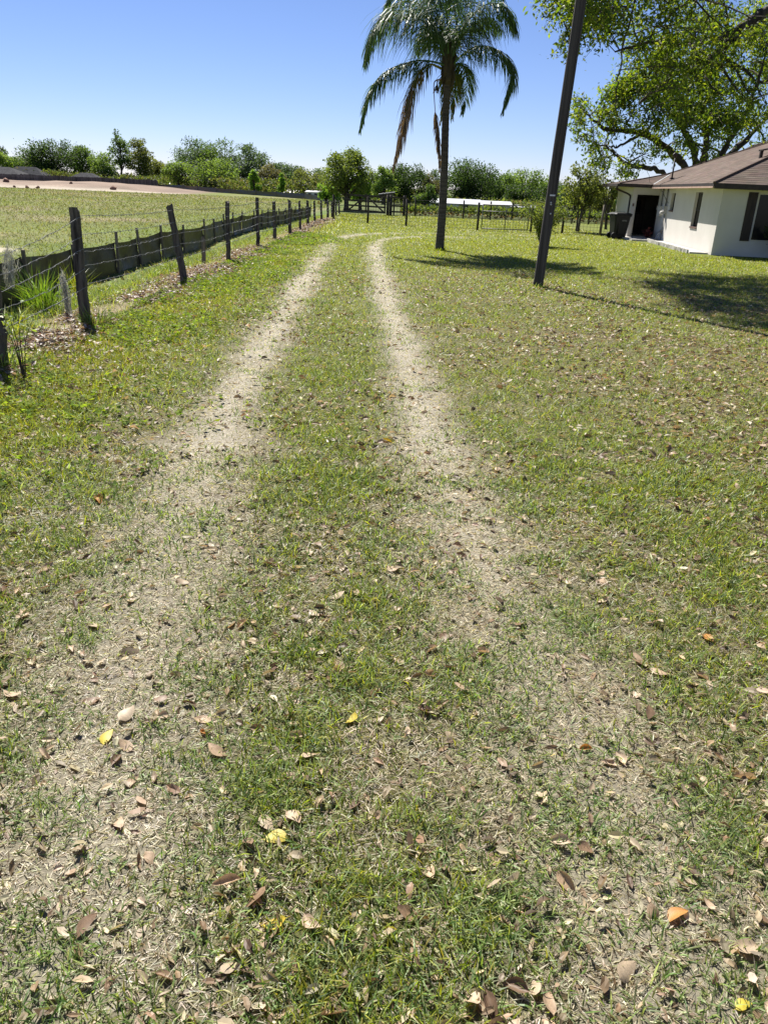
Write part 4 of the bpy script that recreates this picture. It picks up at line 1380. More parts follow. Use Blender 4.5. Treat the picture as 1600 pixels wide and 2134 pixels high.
def on_pole(px, py, out=0.0):
    """point on the camera-facing side of the pole"""
    c = at(px, py, pb[1] - 0.02)
    f = np.clip((c[2] - pb[2]) / (top[2] - pb[2]), 0, 1)
    r_ = 0.100 - 0.008 * f
    q = pb + (top - pb) * f
    off = np.clip((c[0] - q[0]) / r_, -0.9, 0.9)
    a = math.asin(off)
    return q + np.array([math.sin(a) * (r_ + out), -math.cos(a) * (r_ + out), 0]), a


p, a = on_pole(1149, 407, 0.004)
m = MB()
Rz = rotz(a)
m.box(p, (0.10, 0.006, 0.026), Rz)
m.build('metal_tag', M['metal_tag'], pole, False, pole.location)
for (px, py) in ((1146, 422), (1146, 426), (1145, 445)):
    p, a = on_pole(px, py, 0.0)
    m = MB()
    d = np.array([math.sin(a), -math.cos(a), 0])
    m.tube([p, p + d * 0.008, p + d * 0.012], [0.016, 0.016, 0.004], 8)
    m.build('tack', M['metal_tag'], pole, True, pole.location)

# ------------------------------------------------------------------ post and barbed-wire fence
fence = root('barbed_wire_fence', (FX, 7.2, 0), 'weathered round wooden posts strung with slack barbed wire on the left', 'fence')
posts = [((5, 762), (-22, 520), 0.064), ((178, 672), (155, 435), 0.066), ((385, 585), (353, 428), 0.054), ((477, 545), (474, 421), 0.054), ((538, 516), (536, 412), 0.054), ((573, 500), (571, 420), 0.054), ((604, 488), (603, 417), 0.054),
         ((626, 478), (624, 419), 0.054), ((642, 471), (641, 418), 0.054), ((656, 464), (655, 418), 0.054), ((670, 459.5), (669, 417), 0.054), ((683, 456), (683, 417), 0.054), ((692, 452.5), (691, 418), 0.054), ((700, 449), (699, 417), 0.054),
         ((707, 446), (706, 417), 0.054)]
PT = []
rf = np.random.default_rng(3)
for (b, t_, r0) in posts:
    B = gp(*b)
    B[2] = float(hgt(B[0], B[1])) - 0.04
    T = at(t_[0], t_[1], B[1] + rf.normal(0, 0.02))
    PT.append((B, T, r0))
    m = MB()
    n = 14
    f = np.linspace(0, 1, n)
    P = B + (T - B) * f[:, None] + np.c_[rf.normal(0, 0.005, (n, 2)), np.zeros(n)]
    rr = r0 * np.interp(f, [0, 1], [1.06, 0.92]) * (1 + 0.03 * rf.normal(size=n))
    ang = np.arange(12) * 2 * math.pi / 12
    prof = 1 + 0.10 * rf.normal(size=12) - 0.22 * (rf.random(12) < 0.14)      # checks down the grain
    V = []
    for i in range(n):
        for k in range(12):
            rk = rr[i] * prof[k] * (1 + 0.025 * rf.normal())
            z = 0.0
            if i == n - 1:
                z = 0.022 * math.sin(ang[k] + B[1]) + 0.010 * rf.normal()       # rough sawn, uneven top
            V.append(P[i] + np.array([math.cos(ang[k]) * rk, math.sin(ang[k]) * rk, z]))
    V.append(P[-1] + np.array([0, 0, -0.004]))
    Q = [[i * 12 + k, i * 12 + (k + 1) % 12, (i + 1) * 12 + (k + 1) % 12, (i + 1) * 12 + k] for i in range(n - 1) for k in range(12)]
    Tt = [[(n - 1) * 12 + k, (n - 1) * 12 + (k + 1) % 12, n * 12] for k in range(12)]
    m.add(V, Q, Tt)
    m.build('post', M['post'], fence, False, fence.location)
for fz in (0.94, 0.79, 0.655, 0.52, 0.36):
    m = MB()
    for i in range(len(PT) - 1):
        (B0, T0, r0), (B1, T1, r1) = PT[i], PT[i + 1]
        a = B0 + (T0 - B0) * (fz + rf.normal(0, 0.008)) - np.array([0, r0 * 0 , 0]) + np.array([r0 * 0.9, 0, 0])
        b = B1 + (T1 - B1) * (fz + rf.normal(0, 0.008)) + np.array([r1 * 0.9, 0, 0])
        L = np.linalg.norm(b - a)
        n = max(8, int(L / 0.11)) if B0[1] < 22 else 10
        t = np.linspace(0, 1, n)
        P = a + (b - a) * t[:, None]
        P[:, 2] += -rf.uniform(0.015, 0.05) * np.sin(np.pi * t) + 0.0045 * rf.normal(size=n) * (t > 0) * (t < 1)
        P[:, 0] += 0.0045 * rf.normal(size=n)
        rw = 0.0030 if B0[1] < 15 else 0.0042
        m.tube(P, rw, 5, cap=False)
        if B0[1] < 26:
            for q in np.arange(0.07, 0.98, 0.13 / L):
                c = a + (b - a) * q + np.array([0, 0, -0.03 * math.sin(math.pi * q)])
                d = rand_dirs(1, rf)[0] * np.array([1, 0.35, 1])
                m.tube([c - d * 0.017, c + d * 0.017], 0.0024, 4, cap=False)
                m.tube([c + [0, -0.012, 0], c + [0, 0.012, 0]], 0.0040, 5, cap=False)
    m.build('barbed_wire', M['wire'], fence, False, fence.location)
# short stub stakes beside the fence
for (b, t_, r0, lab) in (((425, 547), (423, 493), 0.045, 'short pale weathered stub post between second and third fence posts'),):
    B = gp(*b)
    T = at(t_[0], t_[1], B[1])
    B[2] = float(hgt(B[0], B[1])) - 0.03
    m = MB()
    f = np.linspace(0, 1, 8)
    m.tube(B + (T - B) * f[:, None] + rf.normal(0, 0.004, (8, 3)), r0 * np.array([1.1, 1, 1, .98, .97, .95, .9, .7]), 9, jit=0.22, rs=rf)
    o = m.build('stub_post', M['stake'] if r0 > 0.04 else M['post'], None, False)
    setp(o, lab, 'post')


# spanish moss hanging from the wires
def moss(px0, py0, px1, py1, Yd, wid, seed, lab, n=150, core=True):
    r = np.random.default_rng(seed)
    a, b = at(px0, py0, Yd), at(px1, py1, Yd)
    L = np.linalg.norm(b - a)
    m = MB()
    ax = (b - a) / L
    for k in range(n):
        t0 = r.random() ** 0.8 * 0.8
        env = math.sin(math.pi * min(1, t0 * 0.9 + 0.1)) ** 0.7
        p = a + ax * L * t0 + np.array([r.normal(0, wid * 0.42 * env), r.normal(0, wid * 0.42 * env), 0])
        pts = [p]
        for s_ in range(4):
            pts.append(pts[-1] + np.array([r.normal(0, 0.016), r.normal(0, 0.016), 0]) + ax * L * 0.07)
        pts = np.array(pts)
        conv = np.clip((pts @ ax - a @ ax) / L, 0, 1)
        pts[:, :2] = pts[:, :2] + ((a + ax * L * conv[:, None])[:, :2] - pts[:, :2]) * (0.35 * conv ** 2)[:, None]
        m.tube(pts, 0.0026, 3, cap=False, col=np.array([0.66, 0.65, 0.61]) * r.uniform(0.6, 1.3))
    o = m.build('spanish_moss', M['moss'])
    setp(o, lab, 'moss', 'moss hanging on the fence')


ym = PT[1][0][1] + 0.02
moss(127, 556, 146, 660, 10.05, 0.055, 71, 'narrow grey moss tail hanging left of the big leaning post')
moss(18, 505, 22, 596, 10.6, 0.10, 72, 'bushy grey moss clump hanging at the far left edge', 190)

# tall grass clumps by the fence
parts = []


def fountain(px, py, nb, L0, W0, pal, spread, label, lean=0.45):
    parts.clear()
    c = gp(px, py)
    tufts(np.array([c[0]]), np.array([c[1]]), nb, L0, W0, pal, spread, lean)
    o = link('grass_clump', join(parts, 'grass_clump', M['grass']))
    setp(o, label, 'grass', 'tall grass clumps by the fence')


fountain(88, 635, 240, 0.62, 0.011, np.array([[0.12, 0.21, 0.035], [0.15, 0.24, 0.045], [0.19, 0.26, 0.06]]), 0.10, 'tall arching bright green grass clump in front of silt fence')
fountain(155, 600, 110, 0.45, 0.010, LIMES, 0.09, 'green grass clump behind the big leaning post')
fountain(15, 690, 150, 0.42, 0.011, np.concatenate([GREENS, LIMES]), 0.13, 'leafy grass clump at the left edge beyond the wire')
fountain(200, 680, 130, 0.26, 0.010, GREENS * 0.8, 0.07, 'dark green grass clump at foot of the big leaning post')
fountain(12, 770, 80, 0.30, 0.009, GREENS, 0.08, 'grass clump round the base of the nearest post')
fountain(1118, 600, 70, 0.13, 0.009, GREENS, 0.10, 'ring of longer grass around the foot of leaning pole', 0.6)
fountain(914, 522, 70, 0.15, 0.014, LIMES, 0.14, 'longer grass around the foot of the palm trunk', 0.6)
fountain(360, 560, 90, 0.30, 0.011, GREENS * 0.8, 0.08, 'dark weed clump just left of second post base')

# ------------------------------------------------------------------ black silt fence
def silt_fence(name, label, line, h, step, nmat='silt', sag=0.06, stake_r=0.022, extra=0.10, seed=5):
    r = np.random.default_rng(seed)
    P = np.asarray(line, float)
    seg = np.r_[0, np.cumsum(np.linalg.norm(np.diff(P, axis=0), axis=1))]
    n = int(seg[-1] / step)
    s = np.linspace(0, seg[-1], n + 1)
    s[1:-1] += r.normal(0, step * 0.12, n - 1)
    S = np.stack([np.interp(s, seg, P[:, 0]), np.interp(s, seg, P[:, 1])], 1) + r.normal(0, 0.03, (n + 1, 2))
    rt = root(name, (S[0][0], S[0][1], 0), label, 'fence')
    tops = []
    for k in range(n + 1):
        z0 = float(hgt(S[k][0], S[k][1]))
        m = MB()
        tp = np.array([S[k][0] + r.normal(0, 0.03), S[k][1] + r.normal(0, 0.03), z0 + h + extra * r.uniform(0.5, 1.6)])
        b = np.array([S[k][0], S[k][1], z0 - 0.1])
        m.bar(b, tp, stake_r * 2, stake_r * 2, (0, 1, 0))
        m.build('stake', M['stake'], rt, False, rt.location)
        f = (h * r.uniform(0.93, 1.04)) / (tp[2] - z0)
        tops.append((b, b + (tp - b) * min(f, 0.97)))
    for k in range(n):
        (b0, t0), (b1, t1) = tops[k], tops[k + 1]
        nu, nv = 12, 7
        u = np.linspace(0, 1, nu)
        v = np.linspace(0, 1, nv)
        sg = sag * r.uniform(0.5, 1.5)
        V = []
        off = np.array([-0.026, 0, 0])
        bul = r.normal(0, 0.05)
        for j in v:
            for i in u:
                lo = b0 + (b1 - b0) * i
                hi = t0 + (t1 - t0) * i
                hi = hi - np.array([0, 0, sg * math.sin(math.pi * i) ** 0.8])
                q = lo + (hi - lo) * j
                wr = 0.012 * math.sin(9 * i + 5 * j + k) + 0.010 * r.normal()
                q = q + off + np.array([bul * math.sin(math.pi * i) * math.sin(math.pi * j) + wr, 0, 0])
                V.append(q)
        ii = np.arange(nu - 1)
        Q = np.concatenate([np.stack([ii + nu * j, ii + 1 + nu * j, ii + 1 + nu * (j + 1), ii + nu * (j + 1)], 1) for j in range(nv - 1)])
        m = MB()
        m.add(V, Q)
        m.build('fabric_panel', M[nmat], rt, True, rt.location)
    return rt


silt_fence('silt_fence', 'sagging black fabric silt fence on wooden stakes beyond the wire', [(-5.25, 6.2), (-5.27, 10.5), (-5.28, 15.4), (-5.28, 21.9), (-5.5, 30.6), (-5.2, 38), (-4.95, 47)], 0.60, 1.75, sag=0.025)
silt_fence('far_silt_fence', 'long low black silt fence along the far edge of the field', [gp(330, 392)[:2], gp(450, 401)[:2], gp(560, 409)[:2], gp(640, 415)[:2], gp(690, 421)[:2]], 0.62, 6.0, sag=0.05, stake_r=0.05, seed=8)

# ------------------------------------------------------------------ welded-wire fence across the lawn with its gate
wf = root('wire_mesh_fence', (0.46, 39.8, 0), 'dark steel posts with welded wire mesh across the back lawn', 'fence')
WP = [(-3.35, 43.5), (-1.45, 41.09), (0.46, 39.77), (3.79, 38.51)]
WP2 = [(6.36, 38.95), (7.83, 38.84), (9.57, 38.58), (11.4, 38.4)]


def wire_bay(a, b, parent, org, h=1.02, pitch=0.16):
    a, b = np.array([*a, 0.03]), np.array([*b, 0.03])
    L = np.linalg.norm(b - a)
    m = MB()
    for k in range(8):
        z = np.array([0, 0, 0.03 + h * k / 7])
        m.bar(a + z, b + z, 0.009, 0.009)
    for q in np.arange(pitch, L, pitch):
        p = a + (b - a) * q / L
        m.bar(p, p + np.array([0, 0, h + 0.03]), 0.009, 0.009, (0, 1, 0))
    m.build('wire_panel', M['black_wire'], parent, False, org)


for WL in (WP, WP2):
    for k in range(len(WL) - 1):
        wire_bay(WL[k], WL[k + 1], wf, wf.location)
for (x, y), pale, h in [(p, False, 1.22) for p in WP] + [((6.36, 38.95), False, 1.2), ((7.83, 38.84), False, 1.25), ((9.57, 38.58), True, 1.35)]:
    m = MB()
    m.tube([(x, y, -0.05), (x + 0.01, y, h * 0.5), (x - 0.01 + (0.05 if pale else 0), y, h)], 0.062 if pale else 0.052, 10)
    o = m.build('post', M['stake'] if pale else M['old_wood'], wf, True, wf.location)
    if pale:
        o['label'] = 'paler round wooden fence post near the bin'
gt = root('wire_gate', (3.95, 38.2, 0), 'tubular steel gate with wire infill in the back lawn fence', 'gate')
g0, g1 = np.array([3.97, 38.4, 0]), np.array([6.20, 38.85, 0])
for nm, a, b, rr in (('frame_tube', g0 + [0, 0, .10], g1 + [0, 0, .10], .02), ('frame_tube', g0 + [0, 0, 1.14], g1 + [0, 0, 1.14], .022), ('frame_tube', g0 + [0, 0, .09], g0 + [0, 0, 1.15], .022), ('frame_tube', g1 + [0, 0, .09], g1 + [0, 0, 1.15], .022),
                     ('middle_bar', (g0 + g1) / 2 + [0, 0, .1], (g0 + g1) / 2 + [0, 0, 1.14], .018), ('cross_rail', g0 + [0, 0, .86], g1 + [0, 0, .84], .018)):
    m = MB()
    m.tube([a, (np.asarray(a) + b) / 2, b], rr, 8)
    m.build(nm, M['gate_steel'], gt, True, gt.location)
wire_bay(g0[:2], g1[:2], gt, gt.location, 0.8, 0.14)

# thin line of posts at the thicket edge
tf = root('thicket_fence', (1.12, 55.1, 0), 'thin far posts with plain wires along the thicket edge', 'fence')
TPp = [gp(864, 451), gp(964, 456), gp(1020, 458), gp(1065, 459), gp(1190, 467), gp(1225, 468)]
TPp = [np.array([p[0], p[1], 0]) for p in TPp]
for p in TPp:
    m = MB()
    m.tube([p + [0, 0, -0.05], p + [0.01, 0, 0.6], p + [0, 0, 1.12]], 0.05, 7)
    m.build('post', M['old_wood'], tf, True, tf.location)
for z in (0.4, 0.7, 1.0):
    m = MB()
    m.tube([p + [0, -0.05, z] for p in TPp], 0.006, 4, cap=False)
    m.build('wire', M['black_wire'], tf, False, tf.location)

# ------------------------------------------------------------------ old wooden gate, pen and shelter at the end of the fence
og = root('wooden_gate', (-3.3, 53.4, 0), 'dark old wooden field gate with diagonal braces under boundary oak', 'gate')
A, B_ = np.array([-3.35, 54.5, 0]), np.array([-0.75, 53.6, 0])
for z in (0.22, 0.52, 0.82, 1.14):
    m = MB()
    m.bar(A + [0, 0, z], B_ + [0, 0, z - 0.04], 0.035, 0.11 + 0.01 * rf.normal())
    m.build('rail', M['old_wood'], og, False, og.location)
for q in (0.02, 0.5, 0.98):
    p = A + (B_ - A) * q + np.array([0, -0.06, 0])
    m = MB()
    m.bar(p + [0, 0, 0.12], p + [0, 0, 1.24], 0.09, 0.05, (0, 1, 0))
    m.build('upright', M['old_wood'], og, False, og.location)
for q0, q1 in ((0.05, 0.48), (0.95, 0.52)):
    p, q = A + (B_ - A) * q0, A + (B_ - A) * q1
    m = MB()
    m.bar(p + [0, -0.1, 0.2], q + [0, -0.1, 1.1], 0.03, 0.09)
    m.build('brace', M['old_wood'], og, False, og.location)
pen = root('pen_fence', (-0.3, 53.5, 0), 'short run of dark rails and posts between gate and shelter', 'fence')
for x in (-0.62, -0.42, 0.45):
    m = MB()
    m.tube([(x, 53.5, -0.05), (x, 53.5, 1.25)], 0.085, 8)
    m.build('post', M['old_wood'], pen, True, pen.location)
for z in (0.25, 0.6, 1.1):
    m = MB()
    m.bar((-0.42, 53.42, z), (0.45, 53.42, z), 0.04, 0.10)
    m.build('rail', M['old_wood'], pen, False, pen.location)
sh = root('lean_to_shelter', (0.2, 55.0, 0), 'little lean-to shelter with slanted tin roof beside the gate', 'shelter')
a, b = at(789, 404.5, 55), at(823, 400.5, 55)
m = MB()
m.bar(a, b, 1.3, 0.05)
m.build('roof', M['tin'], sh, False, sh.location)
m = MB()
m.bar(a + [0.05, 0, -0.08], b + [-0.02, 0, -0.08], 1.1, 0.08)
m.build('roof_frame', M['old_wood'], sh, False, sh.location)
for px in (812, 820):
    p = at(px, 446, 54.8)
    m = MB()
    m.bar((p[0], 54.8, -0.05), (p[0], 54.8, b[2] - 0.12), 0.09, 0.09, (0, 1, 0))
    m.build('post', M['old_wood'], sh, False, sh.location)

# ------------------------------------------------------------------ thicket behind the back fence (nobody could count it)
rt_ = np.random.default_rng(17)
n = 15000
bx, by = rt_.uniform(0.3, 19, n), 55.6 + 6 * rt_.random(n) ** 1.6
hh = 0.28 + 0.5 * fbm(bx, by, 2.5, 33.0)
bz = hh * rt_.random(n) ** 0.6
k = rt_.random(n) < np.clip(1.2 - 0.9 * (bz < 0.28), 0.2, 1)
bx, by, bz = bx[k], by[k], bz[k]
n = len(bx)
low = (bz < 0.22)
col = np.where(low[:, None], np.array([[0.20, 0.135, 0.09]]) * rt_.uniform(0.5, 1.4, (n, 1)), np.array([(0.11, 0.16, 0.035), (0.14, 0.18, 0.05), (0.085, 0.125, 0.03)])[rt_.integers(0, 3, n)] * rt_.uniform(0.7, 1.3, (n, 1)))
L = rt_.uniform(0.10, 0.28, n)
V, T, C = leaf_quads(np.stack([bx, by, bz], 1), L, L * 0.6, rand_dirs(n, rt_) + np.array([0, 0, 0.4]), rand_dirs(n, rt_) * 0.8 + np.array([0, -0.3, 0.6]), col, 0.1)
setp(link('bramble_thicket', newmesh('bramble_thicket', V, T, C, False, M['foliage'])), 'tangled bramble thicket with brown stems behind the back fence', 'thicket', kind='stuff')
# scrub along the far tree line so that trunks stand in undergrowth
n = 30000
ux = rt_.random(n)
cx_ = np.interp(ux, [0, 0.3, 0.6, 0.8, 1], [-72, -46, -16, 6, 28])
cy_ = np.interp(ux, [0, 0.3, 0.6, 0.8, 1], [148, 152, 112, 84, 80]) + 14 * rt_.random(n)
cz_ = (0.8 + 1.9 * fbm(cx_, cy_, 5, 3.3) * sst(8, -6, cx_)) * rt_.random(n) ** 0.7
L = rt_.uniform(0.25, 0.5, n)
col = np.array([(0.05, 0.075, 0.03), (0.075, 0.10, 0.035), (0.09, 0.085, 0.05), (0.11, 0.14, 0.04)])[rt_.integers(0, 4, n)] * rt_.uniform(0.8, 1.5, (n, 1))
V, T, C = leaf_quads(np.stack([cx_, cy_, cz_], 1), L, L * 0.7, rand_dirs(n, rt_), rand_dirs(n, rt_) + np.array([0, 0, 0.5]), col, 0.1)
setp(link('undergrowth', newmesh('undergrowth', V, T, C, False, M['foliage'])), 'dark scrubby undergrowth along the foot of the far trees', 'undergrowth', kind='stuff')

# ------------------------------------------------------------------ plank fence, spoil rocks and roofs across the field
pf = root('plank_fence', (-66, 137, 0), 'long grey weathered plank fence across the field at left', 'fence')
line = np.array([gp(-60, 375)[:2], gp(0, 378)[:2], gp(160, 384)[:2], gp(330, 392)[:2]])
seg = np.r_[0, np.cumsum(np.linalg.norm(np.diff(line, axis=0), axis=1))]
s = 0.0
rq = np.random.default_rng(21)
while s < seg[-1]:
    m = MB()
    e = min(s + 2.4, seg[-1])
    hz = 1.22 + 0.04 * rq.normal()
    for q in np.arange(s, e - 0.05, 0.16):
        x, y = np.interp(q, seg, line[:, 0]), np.interp(q, seg, line[:, 1])
        x2, y2 = np.interp(q + 0.145, seg, line[:, 0]), np.interp(q + 0.145, seg, line[:, 1])
        z0 = float(hgt(x, y))
        h = hz + 0.03 * rq.normal()
        m.bar((x, y, z0 + h / 2), (x2, y2, z0 + h / 2), 0.03, h, col=np.array([0.105, 0.095, 0.09]) * rq.uniform(0.65, 1.35))
    m.build('fence_panel', M['plank'], pf, False, pf.location)
    s += 2.4


def far_house(name, label, corners, z_wall, z_ridge, wall='brown_wall', roof='grey_roof', ov=0.6, gable=False, turn=0.0):
    """corners: px left/right at distance; hip roof over a plain box with a window band"""
    (x0, x1, y0, y1) = corners
    rt = root(name, ((x0 + x1) / 2, (y0 + y1) / 2, 0), label, 'house', rz=turn)
    m = MB()
    m.box(((x0 + x1) / 2, (y0 + y1) / 2, z_wall / 2), (x1 - x0, y1 - y0, z_wall))
    m.build('wall', M[wall], rt, False, rt.location)
    a, b, c, d = (x0 - ov, y0 - ov, z_wall), (x1 + ov, y0 - ov, z_wall), (x1 + ov, y1 + ov, z_wall), (x0 - ov, y1 + ov, z_wall)
    ym_ = (y0 + y1) / 2
    ins = 0.0 if gable else min((y1 - y0) / 2 + ov, (x1 - x0) / 2 * 0.8)
    e, f = (x0 - ov + ins, ym_, z_ridge), (x1 + ov - ins, ym_, z_ridge)
    m = MB()
    m.add([a, b, c, d, e, f], [[0, 1, 5, 4], [2, 3, 4, 5], [3, 2, 1, 0]], [[1, 2, 5], [3, 0, 4]])
    m.build('roof', M[roof], rt, False, rt.location)
    for q in (0.25, 0.7):
        w = root_win = MB()
        x = x0 + (x1 - x0) * q
        w.box((x, y0 - 0.01, z_wall * 0.55), (min(1.0, (x1 - x0) * 0.2), 0.06, z_wall * 0.45))
        w.build('window', M['glass'], rt, False, rt.location)
    return rt


def fh(name, label, px0, px1, ywall, yridge, D, depth, **k):
    a, b = at(px0, 380, D), at(px1, 380, D)
    zw = at((px0 + px1) / 2, ywall, D)[2]
    zr = at((px0 + px1) / 2, yridge, D + depth / 2)[2]
    return far_house(name, label, (a[0], b[0], D, D + depth), zw, zr, **k)


fh('distant_house', 'grey hip roof nearest the left picture edge behind plank fence', -110, 44, 366, 346, 142, 6)
fh('distant_house', 'grey hip roof second from left edge behind plank fence', 6, 92, 369, 347, 148, 4)
fh('distant_house', 'small dim roof below the broad dark oak behind plank fence', 150, 202, 373, 360, 146, 3)
fh('distant_house', 'pale roofed cabin at the right end of the plank fence', 312, 345, 386, 377, 160, 6, roof='white_roof')
fh('distant_house', 'tan hut with light roof among trees left of big grove', 345, 372, 388, 380, 158, 5, roof='tin')
fh('trailer_home', 'grey trailer roof left of the white shed', 596, 634, 404, 394, 118, 5, wall='brown_wall', roof='tin', gable=True)
ws = fh('white_shed', 'small white shed with dark windows across the field', 638, 667, 400, 397, 104, 4, wall='white_wall', roof='white_roof', gable=True, ov=0.15)
fh('long_building', 'long low building with white metal roof, left section by palm', 893, 1003, 424, 414, 79, 5, wall='white_wall', roof='white_roof', gable=True, ov=0.3)
fh('long_building', 'long low building with white metal roof, right section', 1003, 1068, 428, 419, 79.5, 5, wall='white_wall', roof='white_roof', gable=True, ov=0.3)
fh('small_roof', 'small pale roof between long building and leaning pole', 1070, 1110, 432, 427, 84, 3, wall='brown_wall', roof='white_roof', gable=True)
rk = np.random.default_rng(4)
for i, (px, py, sz, lab) in enumerate([(15, 388, 0.36, 'reddish lump of dirt on spoil bank at far left'), (31, 391, 0.16, 'small dark clod on the sandy edge, second from left'), (57, 392, 0.22, 'low dark clod of earth on the sandy spoil edge'),
                                      (80, 393, 0.22, 'dark rounded clod right of the low clod on spoil edge'), (150, 393, 0.22, 'reddish flat clod in the middle of spoil bank'), (237, 398, 0.36, 'largest dark red clod near right end of spoil bank')]):
    p = gp(px, py)
    m = MB()
    d = rand_dirs(60, rk)
    th = np.linspace(0, math.pi, 7)
    V = [(0, 0, 1)]
    for t_ in th[1:-1]:
        for k in range(9):
            a = k * 2 * math.pi / 9
            q = 1 + 0.22 * rk.normal()
            V.append((math.sin(t_) * math.cos(a) * q, math.sin(t_) * math.sin(a) * q, math.cos(t_) * q * 0.7))
    V.append((0, 0, -0.7))
    Q = [[1 + r_ * 9 + k, 1 + (r_ + 1) * 9 + k, 1 + (r_ + 1) * 9 + (k + 1) % 9, 1 + r_ * 9 + (k + 1) % 9] for r_ in range(4) for k in range(9)]
    T = [[0, 1 + k, 1 + (k + 1) % 9] for k in range(9)] + [[46, 37 + (k + 1) % 9, 37 + k] for k in range(9)]
    m.add(np.array(V) * sz + np.array([p[0], p[1], float(hgt(p[0], p[1])) + 0.1]), Q, T, col=(0.20, 0.115, 0.085))
    setp(m.build('dirt_clod', M['plank'], None, True), lab, 'clod', 'clods on the spoil bank')

# ------------------------------------------------------------------ the house on the right
HC = gp(1480, 531.5)
HTH = math.radians(-5)
HF = np.array([math.cos(HTH), math.sin(HTH), 0])      # u: along the front wall, to the right
HD = np.array([-math.sin(HTH), math.cos(HTH), 0])     # v: along the side wall, away
house = root('house', (HC[0], HC[1], 0), 'cream stucco house with brown shingled hip roof at the right', 'house', rz=HTH)
ZW, VJ, UJ = 2.15, 9.28, -1.15
LX, LY = 13.5, 13.2                                    # footprint


def hb(mat, name, parent, *boxes, smooth=False):
    """boxes in house axes: (u0,u1,v0,v1,z0,z1)"""
    m = MB()
    for (a, b, c, d, e, f) in boxes:
        m.box(((a + b) / 2, (c + d) / 2, (e + f) / 2), (b - a, d - c, f - e))
    return m.build(name, M[mat], parent, smooth)


TH = 0.2
# side wall with two window openings
W1 = (6.36, 7.0, 1.24, 1.95)
W2 = (2.36, 3.3, 0.75, 1.99)
hb('stucco', 'wall', house, (0, TH, 0, W2[0], 0, ZW), (0, TH, W2[0], W2[1], 0, W2[2]), (0, TH, W2[0], W2[1], W2[3], ZW), (0, TH, W2[1], W1[0], 0, ZW),
   (0, TH, W1[0], W1[1], 0, W1[2]), (0, TH, W1[0], W1[1], W1[3], ZW), (0, TH, W1[1], VJ, 0, ZW))
# front wall with the tall window
FW = (0.90, 3.1, 0.50, 2.03)
hb('stucco', 'wall', house, (TH, FW[0], 0, TH, 0, ZW), (FW[0], FW[1], 0, TH, 0, FW[2]), (FW[0], FW[1], 0, TH, FW[3], ZW), (FW[1], LX, 0, TH, 0, ZW))
# wing: wall facing the drive with the doorway, its outer side, back and far walls
hb('stucco', 'wall', house, (UJ, -0.98, VJ, VJ + TH, 0, ZW), (-0.98, 0, VJ, VJ + TH, 1.86, ZW))
hb('stucco', 'wall', house, (UJ, UJ + TH, VJ + TH, LY, 0, ZW))
hb('stucco', 'wall', house, (UJ + TH, LX, LY - TH, LY, 0, ZW), (LX - TH, LX, TH, LY - TH, 0, ZW))
# dim room behind the doorway
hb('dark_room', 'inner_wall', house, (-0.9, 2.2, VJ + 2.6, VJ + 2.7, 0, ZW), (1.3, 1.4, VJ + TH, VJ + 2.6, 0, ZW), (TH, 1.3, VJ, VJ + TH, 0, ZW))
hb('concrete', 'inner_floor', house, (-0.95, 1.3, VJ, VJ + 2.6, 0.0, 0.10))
hb('trim', 'door_frame', house, (-1.0, -0.955, VJ - 0.012, VJ + TH + 0.01, 0.05, 1.90), (-0.955, -0.003, VJ - 0.012, VJ + TH + 0.01, 1.845, 1.90))
idoor = hb('dark_wood', 'inner_door', house, (-0.80, -0.05, VJ + 2.50, VJ + 2.58, 0.10, 1.75))
hb('glass', 'pane', idoor, (-0.62, -0.25, VJ + 2.485, VJ + 2.499, 1.0, 1.6))


def side_window(v0, v1, z0, z1):
    w = hb('dark_wood', 'window', house, (0.10, 0.14, v0, v0 + 0.05, z0, z1), (0.10, 0.14, v1 - 0.05, v1, z0, z1), (0.10, 0.14, v0 + 0.05, v1 - 0.05, z1 - 0.05, z1), (0.10, 0.14, v0 + 0.05, v1 - 0.05, z0, z0 + 0.05),
           (0.10, 0.135, v0 + 0.05, v1 - 0.05, (z0 + z1) / 2 - 0.02, (z0 + z1) / 2 + 0.02))
    zm = (z0 + z1) / 2
    hb('glass', 'pane', w, (0.117, 0.123, v0 + 0.05, v1 - 0.05, z0 + 0.05, zm - 0.02))
    hb('glass', 'pane', w, (0.111, 0.117, v0 + 0.05, v1 - 0.05, zm + 0.02, z1 - 0.05))
    hb('sill', 'sill', w, (-0.035, 0.098, v0 - 0.0, v1 + 0.0, z0 - 0.005, z0 + 0.045))
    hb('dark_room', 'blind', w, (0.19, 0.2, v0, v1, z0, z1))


side_window(*W1)
side_window(*W2)
w = hb('trim', 'window', house, (FW[0] + 0.25, FW[0] + 0.32, 0.03, 0.10, FW[2], FW[3]), (FW[1] - 0.06, FW[1], 0.03, 0.10, FW[2], FW[3]), (FW[0] + 0.32, FW[1] - 0.06, 0.03, 0.10, FW[3] - 0.06, FW[3]), (FW[0] + 0.32, FW[1] - 0.06, 0.03, 0.10, FW[2], FW[2] + 0.05))
hb('glass', 'pane', w, (FW[0] + 0.32, FW[1] - 0.06, 0.06, 0.07, FW[2] + 0.05, FW[3] - 0.06))
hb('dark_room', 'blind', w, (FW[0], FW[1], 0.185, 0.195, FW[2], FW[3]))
hb('dark_wood', 'shutter', house, (FW[0] - 0.06, FW[0] + 0.245, -0.02, 0.03, FW[2] - 0.0, FW[3] + 0.0))

# roof: hip over the main block, small hip over the wing, laid in shingle courses
OV, SL = 0.47, 0.40
ZE = ZW + 0.10
rr_ = np.random.default_rng(77)


